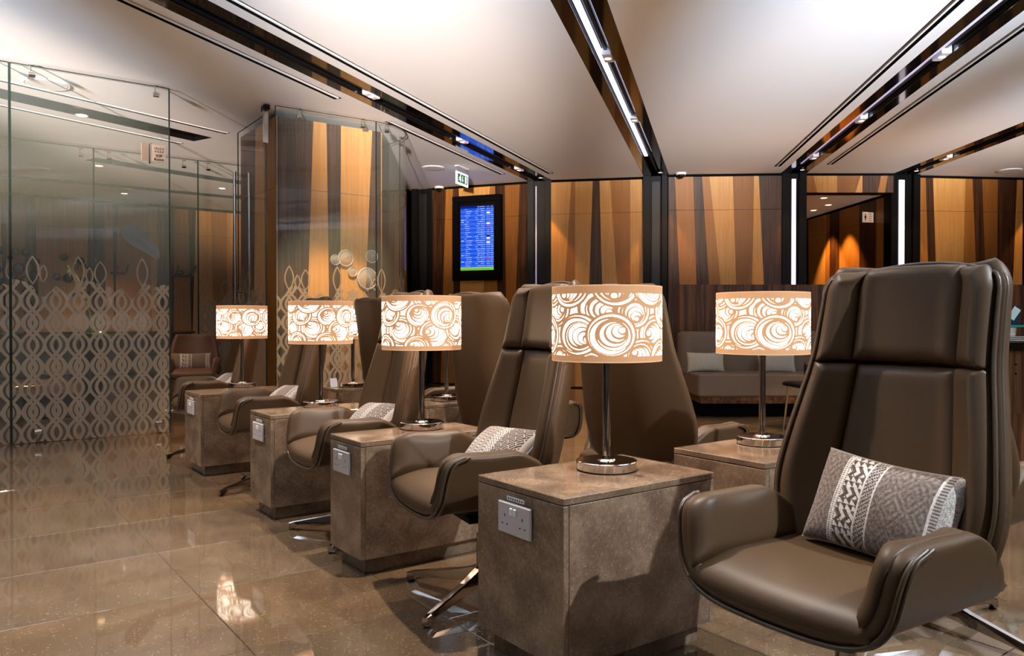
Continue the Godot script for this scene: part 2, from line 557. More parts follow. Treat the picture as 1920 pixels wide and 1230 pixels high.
func make_materials():
	var mt := marble_tex(Color(0.39, 0.32, 0.26), Color(0.53, 0.45, 0.37), Color(0.60, 0.52, 0.43), 3)
	for k in 3:
		var m := std([Color(1, 0.965, 0.94), Color(0.93, 0.91, 0.89), Color(1.0, 0.955, 0.92)][k], 0.14, 0.0, 0.5)
		m.albedo_texture = mt
		tri_map(m, Vector3(1.25, 1.25, 1.25))
		M["marble_%d" % k] = m
	var fm := marble_tex(Color(0.405, 0.335, 0.265), Color(0.465, 0.39, 0.315), Color(0.52, 0.45, 0.37), 21)
	for k in 4:
		var m := std([Color(1, 1, 1), Color(0.93, 0.92, 0.91), Color(1.0, 0.96, 0.91), Color(0.96, 0.96, 0.97)][k], 0.045, 0.0, 0.7)
		m.clearcoat_enabled = true
		m.clearcoat = 0.5
		m.clearcoat_roughness = 0.04
		m.albedo_texture = fm
		tri_map(m, Vector3(0.9, 0.9, 0.9), true)
		m.uv1_offset = Vector3(0.31 * k, 0.17 * k, 0.23 * k)
		m.albedo_color *= Color(0.93, 0.92, 0.89)
		M["floor_%d" % k] = m
	M.joint = std(Color(0.52, 0.46, 0.40), 0.5)
	var wl := wood_tex(Color(0.70, 0.50, 0.26), Color(0.78, 0.585, 0.33), 5, 0.6, 0.12)
	var wd := wood_tex(Color(0.21, 0.125, 0.07), Color(0.44, 0.28, 0.16), 12, 1.0, 0.06)
	for t in [["light", wl, Color(1, 1, 1)], ["light2", wl, Color(0.97, 0.93, 0.84)], ["mid", wl, Color(0.79, 0.71, 0.58)], ["mid2", wl, Color(0.69, 0.61, 0.49)], ["dark", wd, Color(0.76, 0.73, 0.68)], ["dark2", wd, Color(0.64, 0.60, 0.56)]]:
		var m := std(t[2], 0.42, 0.0, 0.4)
		m.albedo_texture = t[1]
		tri_map(m, Vector3(1.6, 0.55, 1.6))
		M["wood_" + t[0]] = m
	M.walnut = std(Color(1, 1, 1), 0.4, 0.0, 0.4)
	M.walnut.albedo_texture = wd
	tri_map(M.walnut, Vector3(1.3, 0.5, 1.3))
	M.black = std(Color(0.02, 0.019, 0.022), 0.4, 0.0, 0.3)
	M.gloss_black = std(Color(0.075, 0.06, 0.05), 0.06, 0.0, 0.75)
	M.trough = std(Color(0.07, 0.07, 0.08), 0.4, 0.2)
	M.matt_black = std(Color(0.022, 0.022, 0.022), 0.85, 0.0, 0.2)
	M.ceiling = std(Color(0.90, 0.89, 0.885), 0.75, 0.0, 0.3)
	M.plaster = std(Color(0.62, 0.57, 0.53), 0.8)
	M.white = std(Color(0.88, 0.87, 0.86), 0.5)
	M.white_plastic = std(Color(0.72, 0.68, 0.66), 0.3)
	M.head_white = std(Color(0.85, 0.84, 0.86), 0.35)
	M.chrome = std(Color(0.86, 0.85, 0.84), 0.07, 1.0)
	M.steel = std(Color(0.70, 0.69, 0.68), 0.22, 1.0)
	M.leather = std(Color(0.282, 0.205, 0.128), 0.47, 0.0, 0.36)
	var nt := NoiseTexture2D.new()
	nt.width = 256
	nt.height = 256
	nt.seamless = true
	nt.noise = noise(8, 0.12, 3)
	M.leather.heightmap_enabled = true
	M.leather.heightmap_texture = nt
	M.leather.heightmap_scale = 0.012
	tri_map(M.leather, Vector3(7, 7, 7))
	M.sofa_leather = std(Color(0.45, 0.37, 0.30), 0.5, 0.0, 0.35)
	M.rose_leather = std(Color(0.38, 0.26, 0.19), 0.5, 0.0, 0.45)
	M.piping = std(Color(0.28, 0.21, 0.14), 0.4)
	for k in 4:
		var m := std(Color(1, 1, 1), 0.9, 0.0, 0.2)
		m.albedo_texture = pillow_tex(k)
		m.rim_enabled = true
		m.rim = 0.3
		M["pillow_%d" % k] = m
	M.shade = std(Color(1, 1, 1), 0.8, 0.0, 0.2)
	M.shade.albedo_texture = rose_tex(false)
	M.shade.emission_enabled = true
	M.shade.emission = Color(1.0, 0.94, 0.86)
	M.shade.emission_operator = BaseMaterial3D.EMISSION_OP_MULTIPLY
	M.shade.emission_texture = rose_tex(true)
	M.shade.emission_energy_multiplier = 3.6
	M.bulb = glow(Color(1.0, 0.86, 0.68), 3.0)
	M.led_cool = glow(Color(0.86, 0.88, 1.0), 3.5)
	M.led_dim = glow(Color(0.62, 0.60, 0.86), 0.55)
	M.led_white = glow(Color(0.88, 0.84, 0.95), 1.1)
	M.led_warm = glow(Color(1.0, 0.85, 0.66), 5.0)
	M.navy_brown = std(Color(0.10, 0.09, 0.06), 0.5)
	M.led_added = glow(Color(1.0, 0.80, 0.62), 1.5)  # glow of the added strip on the low partition
	M.lens_soft = glow(Color(1.0, 0.92, 0.84), 1.2)
	M.glass = std(Color(0.86, 0.93, 0.90, 0.06), 0.02, 0.0, 0.30)
	M.glass.transparency = BaseMaterial3D.TRANSPARENCY_ALPHA
	M.glass_edge = std(Color(0.13, 0.17, 0.155), 0.2)
	M.film = std(Color(1, 1, 1), 0.7, 0.0, 0.3)
	M.film.albedo_texture = film_tex()
	M.film.transparency = BaseMaterial3D.TRANSPARENCY_ALPHA
	M.bubble = std(Color(0.85, 0.86, 0.84, 0.32), 0.03, 0.0, 0.7)
	M.bubble.transparency = BaseMaterial3D.TRANSPARENCY_ALPHA
	M.bubble_rim = std(Color(0.82, 0.84, 0.84), 0.25)
	M.bubble_blue = std(Color(0.10, 0.20, 0.26), 0.06, 0.0, 0.8)
	M.screen = std(Color(0.02, 0.02, 0.03), 0.15)
	M.screen.emission_enabled = true
	M.screen.emission = Color(1, 1, 1)
	M.screen.emission_operator = BaseMaterial3D.EMISSION_OP_MULTIPLY
	M.screen.emission_texture = board_tex()
	M.screen.emission_energy_multiplier = 1.0
	M.sign_green = std(Color(0.0, 0.25, 0.14), 0.5)
	M.sign_green.emission_enabled = true
	M.sign_green.emission = Color(0.0, 0.45, 0.28)
	M.sign_green.emission_energy_multiplier = 0.6
	M.sign_white = glow(Color(0.95, 1.0, 0.98), 0.7)
	M.ink = std(Color(0.03, 0.03, 0.03), 0.6)
	M.sign_card = std(Color(0.80, 0.74, 0.70), 0.5)
	M.navy = std(Color(0.03, 0.09, 0.17), 0.6)
	M.teal_glass = std(Color(0.10, 0.50, 0.48), 0.08)
	M.napkin = std(Color(0.9, 0.9, 0.9), 0.8)
	M.leaf = std(Color(0.30, 0.52, 0.12), 0.5)
	M.petal = std(Color(0.95, 0.91, 0.70), 0.6)
	M.petal.backlight_enabled = true
	M.petal.backlight = Color(0.5, 0.5, 0.4)
	M.emblem = std(Color(0.42, 0.44, 0.44), 0.5)
	M.emblem_green = std(Color(0.36, 0.36, 0.22), 0.5)

# ------------------------------------------------------------------ lamps, seen and unseen

func spot(parent: Node, at: Vector3, towards: Vector3, angle: float, energy: float, c: Color, blend := 0.3, size := 0.03) -> void:
	var l := SpotLight3D.new()
	l.name = numbered("spot", parent)
	parent.add_child(l, true)
	l.position = at
	l.basis = Basis.looking_at(towards, Vector3.UP if absf(towards.normalized().y) < 0.95 else Vector3.FORWARD)
	l.spot_angle = angle
	l.spot_angle_attenuation = blend
	l.spot_range = 25.0
	l.spot_attenuation = 2.0
	l.light_energy = energy
	l.light_color = c
	l.light_size = size
	l.shadow_enabled = true

func uplighter(x: float, z: float, energy: float, tilt: float, warm: float) -> void:  # out of view; both heads are placed to brighten the ceiling
	var t := thing("unseen_uplighter", ["unseen floor uplighter placed to brighten the ceiling, behind the seats on the glazed-room side", "unseen floor uplighter placed to brighten the ceiling, straight behind the nearest lamp", "unseen floor uplighter placed to brighten the ceiling, behind the biggest armchair", "unseen floor uplighter placed to brighten the ceiling, behind the seats on the counter side"][clampi(int((x + 4.5) / 3.0), 0, 3)], "lamp", Vector3(x, 0, z), 0.0, "unseen uplighters behind the seats")
	var st := new_st()
	lathe(st, [Vector2(0, 0), Vector2(0.15, 0), Vector2(0.15, 0.02), Vector2(0.02, 0.03), Vector2(0.02, 1.62), Vector2(0, 1.62)], 24)
	part("pole", st, M.steel, t)
	for k in 2:      # a cool head above, a narrower warm one below it
		var y := 1.70 - 0.26 * k
		var ti := deg_to_rad(tilt if k == 0 else 8.0)
		var d := Vector3(0, sin(ti), -cos(ti))
		var st2 := new_st()
		lathe(st2, [Vector2(0, -0.1), Vector2(0.07, -0.08), Vector2(0.11, 0.04), Vector2(0.10, 0.04), Vector2(0, 0.0)], 24)
		var h := part("head", st2, M.steel, t, Vector3(0, y, 0))
		h.basis = Basis(Quaternion(Vector3.UP, d))
		var st3 := new_st()
		lathe(st3, [Vector2(0, 0), Vector2(0.095, 0), Vector2(0.095, 0.008), Vector2(0, 0.008)], 24)
		part("lens", st3, M.led_cool if k == 0 else M.led_warm, t, Vector3(0, y, 0) + d * 0.03).basis = h.basis
		spot(t, Vector3(0, y, 0) + d * 0.06, d, 13.0 if k == 0 else 8.0, energy if k == 0 else warm, Color(0.80, 0.90, 1.0) if k == 0 else Color(1.0, 0.88, 0.76), 1.0, 0.1)

# a short white head of a track lamp, hung under a beam; it lights straight down or along aim
func track_head(at: Vector3, yaw: float, energy: float, angle: float, aim: Vector3, c: Color, label: String, blend := 0.35) -> void:
	var t := thing("track_spotlight", label, "spotlight", at, yaw, "spotlights in the ceiling channels")
	var st := new_st()
	cbox(st, Vector3(0, 0.01, 0), Vector3(0.075, 0.062, 0.20), 0.006)
	part("body", st, M.head_white, t)
	var s2 := new_st()
	lathe(s2, [Vector2(0, -0.024), Vector2(0.028, -0.024), Vector2(0.028, -0.019), Vector2(0, -0.019)], 18)
	part("lens", s2, M.lens_soft, t)
	if energy > 0.0:
		spot(t, Vector3(0, -0.035, 0), aim.rotated(Vector3.UP, -yaw), angle, energy, c, blend)

# ------------------------------------------------------------------ shell: floor, walls round the room

func slab(called: String, lo: Vector3, hi: Vector3, mat: Material, label: String, category: String) -> MeshInstance3D:
	var st := new_st()
	cbox(st, Vector3.ZERO, hi - lo, 0.002)
	var o := part(called, st, mat, self, (lo + hi) * 0.5)
	tag(o, label, category, "", "structure")
	return o

func build_shell():
	var fl := slab("floor", Vector3(-13, -0.2, -19), Vector3(13, -0.006, 7), M.joint, "polished beige-brown marble floor of large square slabs with fine joints", "floor")
	var base := fl.position
	var S := 0.613
	var rest := new_st()
	var shared := new_st()
	cbox(shared, Vector3.ZERO, Vector3(S - 0.003, 0.02, S - 0.003), 0.0012)
	var slab_mesh := mesh_of(shared)
	var spots := []
	for i in range(-16, 34):
		for j in range(-14, 24):
			var off := 0.19 if j < 4 else 0.035
			var p := AB(off + (i + 0.5) * S, -0.57 + (j - 3 + 0.5) * S)
			if absf(p.x) > 12.5 or p.z < -18.5 or p.z > 6.5: continue
			var depth := -p.z
			var seen: bool = depth > 1.2 and absf(p.x) < depth * 0.72 + 0.6
			spots.append([depth if seen else 50.0 + p.length(), p, (i * 7 + j * 13 + i * j) % 11])
	spots.sort_custom(func(a, b): return a[0] < b[0])
	for k in spots.size():
		var q: Array = spots[k]
		var mat: Material = M["floor_%d" % [0, 1, 2, 3, 0, 2, 1, 0, 2, 3, 0][q[2]]]
		if k < 280:
			var o := put("floor_slab", slab_mesh, mat, fl, q[1] + Vector3(0, -0.01, 0) - base)
			o.rotation.y = PHI
		else:
			rest.append_from(slab_mesh, 0, Transform3D(Basis(Vector3.UP, PHI), q[1] + Vector3(0, -0.01, 0) - base))
	var far := MeshInstance3D.new()
	far.name = "far_floor_slabs"
	far.mesh = rest.commit()
	far.set_surface_override_material(0, M.floor_0)
	far.set_meta("kind", "stuff")
	fl.add_child(far, true)
	slab("wall_behind", Vector3(-13.2, 0, 6.6), Vector3(13.2, CEIL, 6.9), M.plaster, "plain plastered wall closing the lounge behind the seats", "wall")
	slab("wall_left", Vector3(-13.2, 0, -19.2), Vector3(-12.9, CEIL, 6.9), M.plaster, "plain plastered wall closing the glazed room", "wall")
	slab("wall_right", Vector3(12.9, 0, -19.2), Vector3(13.2, CEIL, 6.9), M.plaster, "plain plastered wall closing the bar side", "wall")
	slab("wall_back", Vector3(-13.2, 0, -19.3), Vector3(13.2, CEIL, -19.0), M.plaster, "plain plastered wall far behind the panelling", "wall")

# beams: [centre at the panelled wall (x, depth), direction towards the lens (x, depth) as an angle from straight ahead, length]
const BEAMS := [[0.415, 11.70, 21.6, 15.0], [2.085, 11.30, 14.95, 14.5], [4.005, 11.10, 7.1, 14.0], [5.62, 11.15, 0.7, 12.5]]

func beam_frame(k: int) -> Array:      # start, unit vector away from the wall, unit vector across, turn
	var b: Array = BEAMS[k]
	var a := deg_to_rad(b[2])
	return [Vector3(b[0], CEIL, -b[1]), Vector3(-sin(a), 0, cos(a)), Vector3(cos(a), 0, sin(a)), -a]

func build_ceiling():
	var c := CSGBox3D.new()
	c.name = "ceiling"
	c.size = Vector3(26.4, 0.3, 26.2)
	c.position = Vector3(0, CEIL + 0.15, -6.2)
	c.material = M.ceiling
	tag(c, "smooth white plaster ceiling cut by dark radiating channels and slots", "ceiling", "", "structure")
	add_child(c, true)
	var cut := func(at: Vector3, turn: float, w: float, d: float, L: float) -> void:
		var b := CSGBox3D.new()
		b.name = numbered("recess", c)
		b.operation = CSGShape3D.OPERATION_SUBTRACTION
		b.size = Vector3(w, d, L)
		b.position = at - c.position + Vector3(0, d * 0.5 - 0.02, 0)
		b.rotation.y = turn
		b.material = M.matt_black
		c.add_child(b, true)
	# beam channels
	for k in BEAMS.size():
		var f: Array = beam_frame(k)
		var L: float = BEAMS[k][3]
		var mid: Vector3 = f[0] + f[1] * (L * 0.5 - 0.1)
		cut.call(mid, f[3], 0.36, 0.16, L)
		var t := thing("trim", ["glossy dark ceiling channel with a dim inner strip, running to the pillar beside the screen", "glossy dark ceiling channel with a bright white light strip down its middle", "glossy dark ceiling channel with a lavender inner strip and white spotlights", "glossy dark ceiling channel nearest the counter, with a single white spotlight"][k], "ceiling channel", mid, f[3], "", "structure")
		t.name = "trim_%d" % (k + 1)
		for sd in [-1, 1]:
			box_part("flange", Vector3(sd * 0.125, 0.012, 0), Vector3(0.11, 0.024, L), M.gloss_black, t)
			box_part("channel_side", Vector3(sd * 0.076, 0.075, 0), Vector3(0.012, 0.10, L), M.trough, t)
		box_part("channel_top", Vector3(0, 0.128, 0), Vector3(0.17, 0.012, L), M.trough, t)
		var lm: Material = [M.led_dim, M.led_cool, M.led_dim, M.led_dim][k]
		if k == 1: box_part("light_strip", Vector3(-0.032, 0.035, 0.6), Vector3(0.042, 0.02, L - 1.5), lm, t)
		elif k == 2: box_part("light_strip", Vector3(-0.035, 0.04, 0.2), Vector3(0.06, 0.02, L - 0.8), lm, t)
		elif k == 0: box_part("light_strip", Vector3(0.05, 0.03, 0.2), Vector3(0.016, 0.02, L - 0.8), lm, t)
		box_part("track", Vector3(0.02 if k > 0 else -0.01, 0.05, 0), Vector3(0.03, 0.03, L), M.trough, t)
	# linear air slots beside the channels: pairs of black slots with a white blade between
	var slots := [[0, -0.33, 0.65, 3.6], [0, 0.33, 0.45, 14.0], [0, -0.335, 4.75, 9.5], [2, -0.335, 0.5, 13.0], [2, 0.335, 0.55, 13.0]]
	for s in slots:
		var f: Array = beam_frame(s[0])
		var L: float = s[3] - s[2] if s[0] != 0 or s[1] > 0.0 else (3.2 if s[2] < 1.0 else 7.5)
		slot(cut, f[0] + f[1] * (s[2] + L * 0.5) + f[2] * s[1], f[3], L)
	# channels and slots over the glazed room, seen through the glass
	for s in [[Vector2(-4.73, 7.23), Vector2(-3.58, 9.06), 3.5, 0.34], [Vector2(-5.48, 10.15), Vector2(-4.2, 11.79), 0.0, 0.30], [Vector2(-7.4, 11.3), Vector2(-4.6, 13.4), 1.0, 0.30]]:
		var d: Vector2 = (s[1] - s[0]).normalized()
		var p0: Vector2 = s[0] - d * s[2]
		var p1: Vector2 = s[1] + d * (0.0 if s[2] > 2.0 else 1.5)
		var L := p0.distance_to(p1)
		var at := Vector3((p0.x + p1.x) / 2, CEIL, -(p0.y + p1.y) / 2)
		var turn := atan2(d.x, -d.y)
		cut.call(at, turn, s[3], 0.12, L)
		var t := thing("trim", "dark ceiling channel over the glazed room, %s" % ["nearest the front glass", "beyond the second glass", "farthest, close to the veneered wall"][[3.5, 0.0, 1.0].find(s[2])], "ceiling channel", at, turn, "", "structure")
		t.name = "trim_%d" % ([3.5, 0.0, 1.0].find(s[2]) + 5)
		box_part("channel_top", Vector3(0, 0.06, 0), Vector3(s[3] - 0.01, 0.03, L - 0.01), M.gloss_black, t)
		for sd in [-1, 1]: box_part("channel_side", Vector3(sd * (s[3] / 2 - 0.008), 0.03, 0), Vector3(0.012, 0.06, L - 0.01), M.gloss_black, t)
	for s in [[Vector2(-4.47, 6.83), Vector2(-3.19, 8.78), 3.0], [Vector2(-4.99, 7.62), Vector2(-3.92, 9.28), 3.0]]:
		var d: Vector2 = (s[1] - s[0]).normalized()
		var p0: Vector2 = s[0] - d * s[2]
		var L: float = p0.distance_to(s[1])
		slot(cut, Vector3((p0.x + s[1].x) / 2, CEIL, -(p0.y + s[1].y) / 2), atan2(d.x, -d.y), L)
	# heads in the channels; the unseen ones are placed to light seats and tables
	var warm := Color(1.0, 0.86, 0.68)
	var cool := Color(1.0, 0.95, 0.90)
	var ord := ["closest to the panelled wall", "second from the panelled wall", "third from the panelled wall", "unseen, over the seats near the lens", "unseen, behind the seats", "unseen, over the open floor near the lens", "unseen, over the middle of the rows"]
	for h in [[0, 0.85, 0.0, 0], [0, 2.7, 0.8, 1], [0, 4.7, 12.0, 2], [0, 8.0, 11.0, 3], [0, 9.8, 7.0, 5], [1, 3.2, 0.8, 0], [1, 5.2, 15.0, 1], [1, 7.0, 8.0, 6], [1, 8.6, 12.0, 3], [2, 1.0, 0.0, 0], [2, 2.9, 0.8, 1], [2, 4.9, 15.0, 2], [2, 8.0, 13.0, 3], [2, 10.6, 24.0, 4], [3, 1.0, 0.0, 0], [3, 4.0, 8.0, 2], [3, 8.5, 16.0, 4]]:
		var f: Array = beam_frame(h[0])
		var at: Vector3 = f[0] + f[1] * h[1] + f[2] * (-0.005 if h[0] == 0 else 0.025) + Vector3(0, 0.02, 0)
		var aim := Vector3(0, -1, 0.02)
		if h[1] < 3.3: aim = Vector3(0, -0.75, 0) - f[1]
		if h[2] > 20.0: aim = AB(0.25, 0.5, 0.35) - at
		track_head(at, f[3], h[2], 20.0 if h[2] > 20.0 else 38.0, aim, Color(0.90, 0.95, 1.0) if h[2] > 20.0 else cool if h[1] > 6.0 else warm, "white track spotlight in the %s ceiling channel, %s" % [["screen-side", "bright-strip", "lavender-strip", "counter-side"][h[0]], ord[h[3]]])
	# flat round speakers and smoke detectors
	for s in [["ceiling_speaker", Vector2(-1.08, 10.71), 0.155, "flat round white speaker in the ceiling beside the exit sign"], ["ceiling_speaker", Vector2(-4.12, 6.93), 0.19, "flat round white speaker in the ceiling above the front glass"], ["ceiling_speaker", Vector2(-6.56, 10.78), 0.17, "flat round white speaker over the back of the glazed room"], ["ceiling_speaker", Vector2(6.94, 10.9), 0.15, "flat round white speaker in the ceiling near the counter end of the wall"]]:
		var t := thing(s[0], s[3], "speaker", Vector3(s[1].x, CEIL, -s[1].y))
		var st := new_st()
		lathe(st, [Vector2(0, -0.012), Vector2(s[2] * 0.84, -0.012), Vector2(s[2] * 0.86, -0.006)], 36)
		part("grille", st, M.white, t)
		var s2 := new_st()
		lathe(s2, [Vector2(s[2] * 0.86, -0.006), Vector2(s[2] * 0.93, -0.011), Vector2(s[2], -0.006), Vector2(s[2], 0.0)], 36)
		part("rim", s2, M.ceiling, t)
	for s in [[Vector2(-1.14, 12.25), "dark dome camera under the ceiling above the screen wall"], [Vector2(2.40, 11.1), "dark dome camera under the ceiling beside the second pillar"]]:
		var t := thing("dome_camera", s[1], "camera", Vector3(s[0].x, CEIL, -s[0].y))
		var st := new_st()
		lathe(st, [Vector2(0.0, -0.03), Vector2(0.07, -0.03), Vector2(0.075, 0.0)], 24)
		part("base", st, M.white, t)
		var s2 := new_st()
		lathe(s2, [Vector2(0.0, -0.085), Vector2(0.025, -0.08), Vector2(0.045, -0.062), Vector2(0.055, -0.03)], 24, Vector3.ZERO, true)
		part("dome", s2, M.gloss_black, t)

func slot(cut: Callable, at: Vector3, turn: float, L: float) -> void:
	cut.call(at, turn, 0.086, 0.07, L)
	var label: String = "pair of narrow black air slots cut in the white ceiling, " + ["short run near the exit sign", "long run on the open side of the screen-side channel", "run ending above the glass-wrapped pillar", "long run between the bright strip and the lavender strip channels", "long run between the lavender strip and the counter side", "run over the glazed room, nearer the front glass", "run over the glazed room, deeper behind its channel"][slot_count]
	slot_count += 1
	var t := thing("air_slot", label, "air slot", at, turn, "", "structure")
	box_part("slot_lining", Vector3(0, 0.04, 0), Vector3(0.082, 0.01, L - 0.004), M.matt_black, t)
	for sd in [-1, 1]: box_part("slot_side", Vector3(sd * 0.0405, 0.02, 0), Vector3(0.004, 0.04, L - 0.004), M.matt_black, t)
	box_part("blade", Vector3(0, 0.014, 0), Vector3(0.020, 0.026, L - 0.004), M.ceiling, t)

# ------------------------------------------------------------------ the panelled, faceted wall

const FACETS := [
	[-1.252, 12.358, -21.40, 1.604, [0, 0.238, 0.36, 0.461, 0.994, 1.073, 1.232, 1.481, 1.604], [0, 0.145, 0.375, 0.503, 0.775, 1.151, 1.266, 1.362, 1.604], "dmdlmDMd", "veneered wall facet of dark and golden stripes that carries the screen"],
	[0.586, 11.661, -10.99, 1.357, [0, 0.31, 0.357, 0.622, 0.716, 0.87, 1.162, 1.357], [0, 0.097, 0.359, 0.519, 0.80, 1.085, 1.18, 1.357], "lmldlml", "veneered wall facet of golden stripes with one dark stripe in the middle"],
	[2.246, 11.232, -4.24, 1.589, [0, 0.086, 0.35, 0.47, 0.573, 0.908, 1.204, 1.269, 1.589], [0, 0.231, 0.452, 0.677, 0.902, 1.006, 1.158, 1.417, 1.589], "dmdmlMld", "veneered wall facet of tapering stripes above the sofa"],
	[5.845, 11.277, 6.58, 1.646, [0, 0.119, 0.231, 0.742, 0.847, 1.001, 1.248, 1.556, 1.646], [0, 0.227, 0.36, 0.68, 1.002, 1.129, 1.246, 1.437, 1.646], "mdlmdMdl", "veneered wall facet of wide golden and dark stripes beyond the tallest chair"],
	[-4.0, 13.15, -16.0, 2.42, [0, 0.5, 0.9, 1.3, 1.7, 2.0, 2.2, 2.3, 2.42], [0, 0.4, 1.0, 1.2, 1.8, 1.9, 2.22, 2.36, 2.42], "lmdldmlM", "veneered wall facet mostly hidden behind the glass-wrapped pillar"],
	[7.9, 11.52, 13.0, 2.6, [0, 0.3, 0.5, 1.0, 1.4, 1.8, 2.6], [0, 0.2, 0.6, 0.9, 1.5, 1.7, 2.6], "ldmdlm", "veneered wall facet at the counter end of the wall"],
]

func stripe_panels(parent: Node, tops: Array, bots: Array, tones: String, y0: float, y1: float, joint: float, full := 3.1) -> void:
	for k in tones.length():
		var mat: Material = {"l": M.wood_light, "L": M.wood_light2, "m": M.wood_mid, "M": M.wood_mid2, "d": M.wood_dark, "D": M.wood_dark2}[tones[k]]
		var X := func(which: int, y: float) -> float: return lerpf(bots[k + which], tops[k + which], y / full) + (0.0008 if which == 0 else -0.0008)
		for seg in ([[y0, joint - 0.002], [joint + 0.002, y1]] if joint > y0 and joint < y1 else [[y0, y1]]):
			var st := new_st()
			var th := 0.021 if (k % 2) else 0.020
			prism(st, [Vector2(X.call(0, seg[0]), seg[0]), Vector2(X.call(1, seg[0]), seg[0]), Vector2(X.call(1, seg[1]), seg[1]), Vector2(X.call(0, seg[1]), seg[1])], 0.002, th)
			part("panel", st, mat, parent)

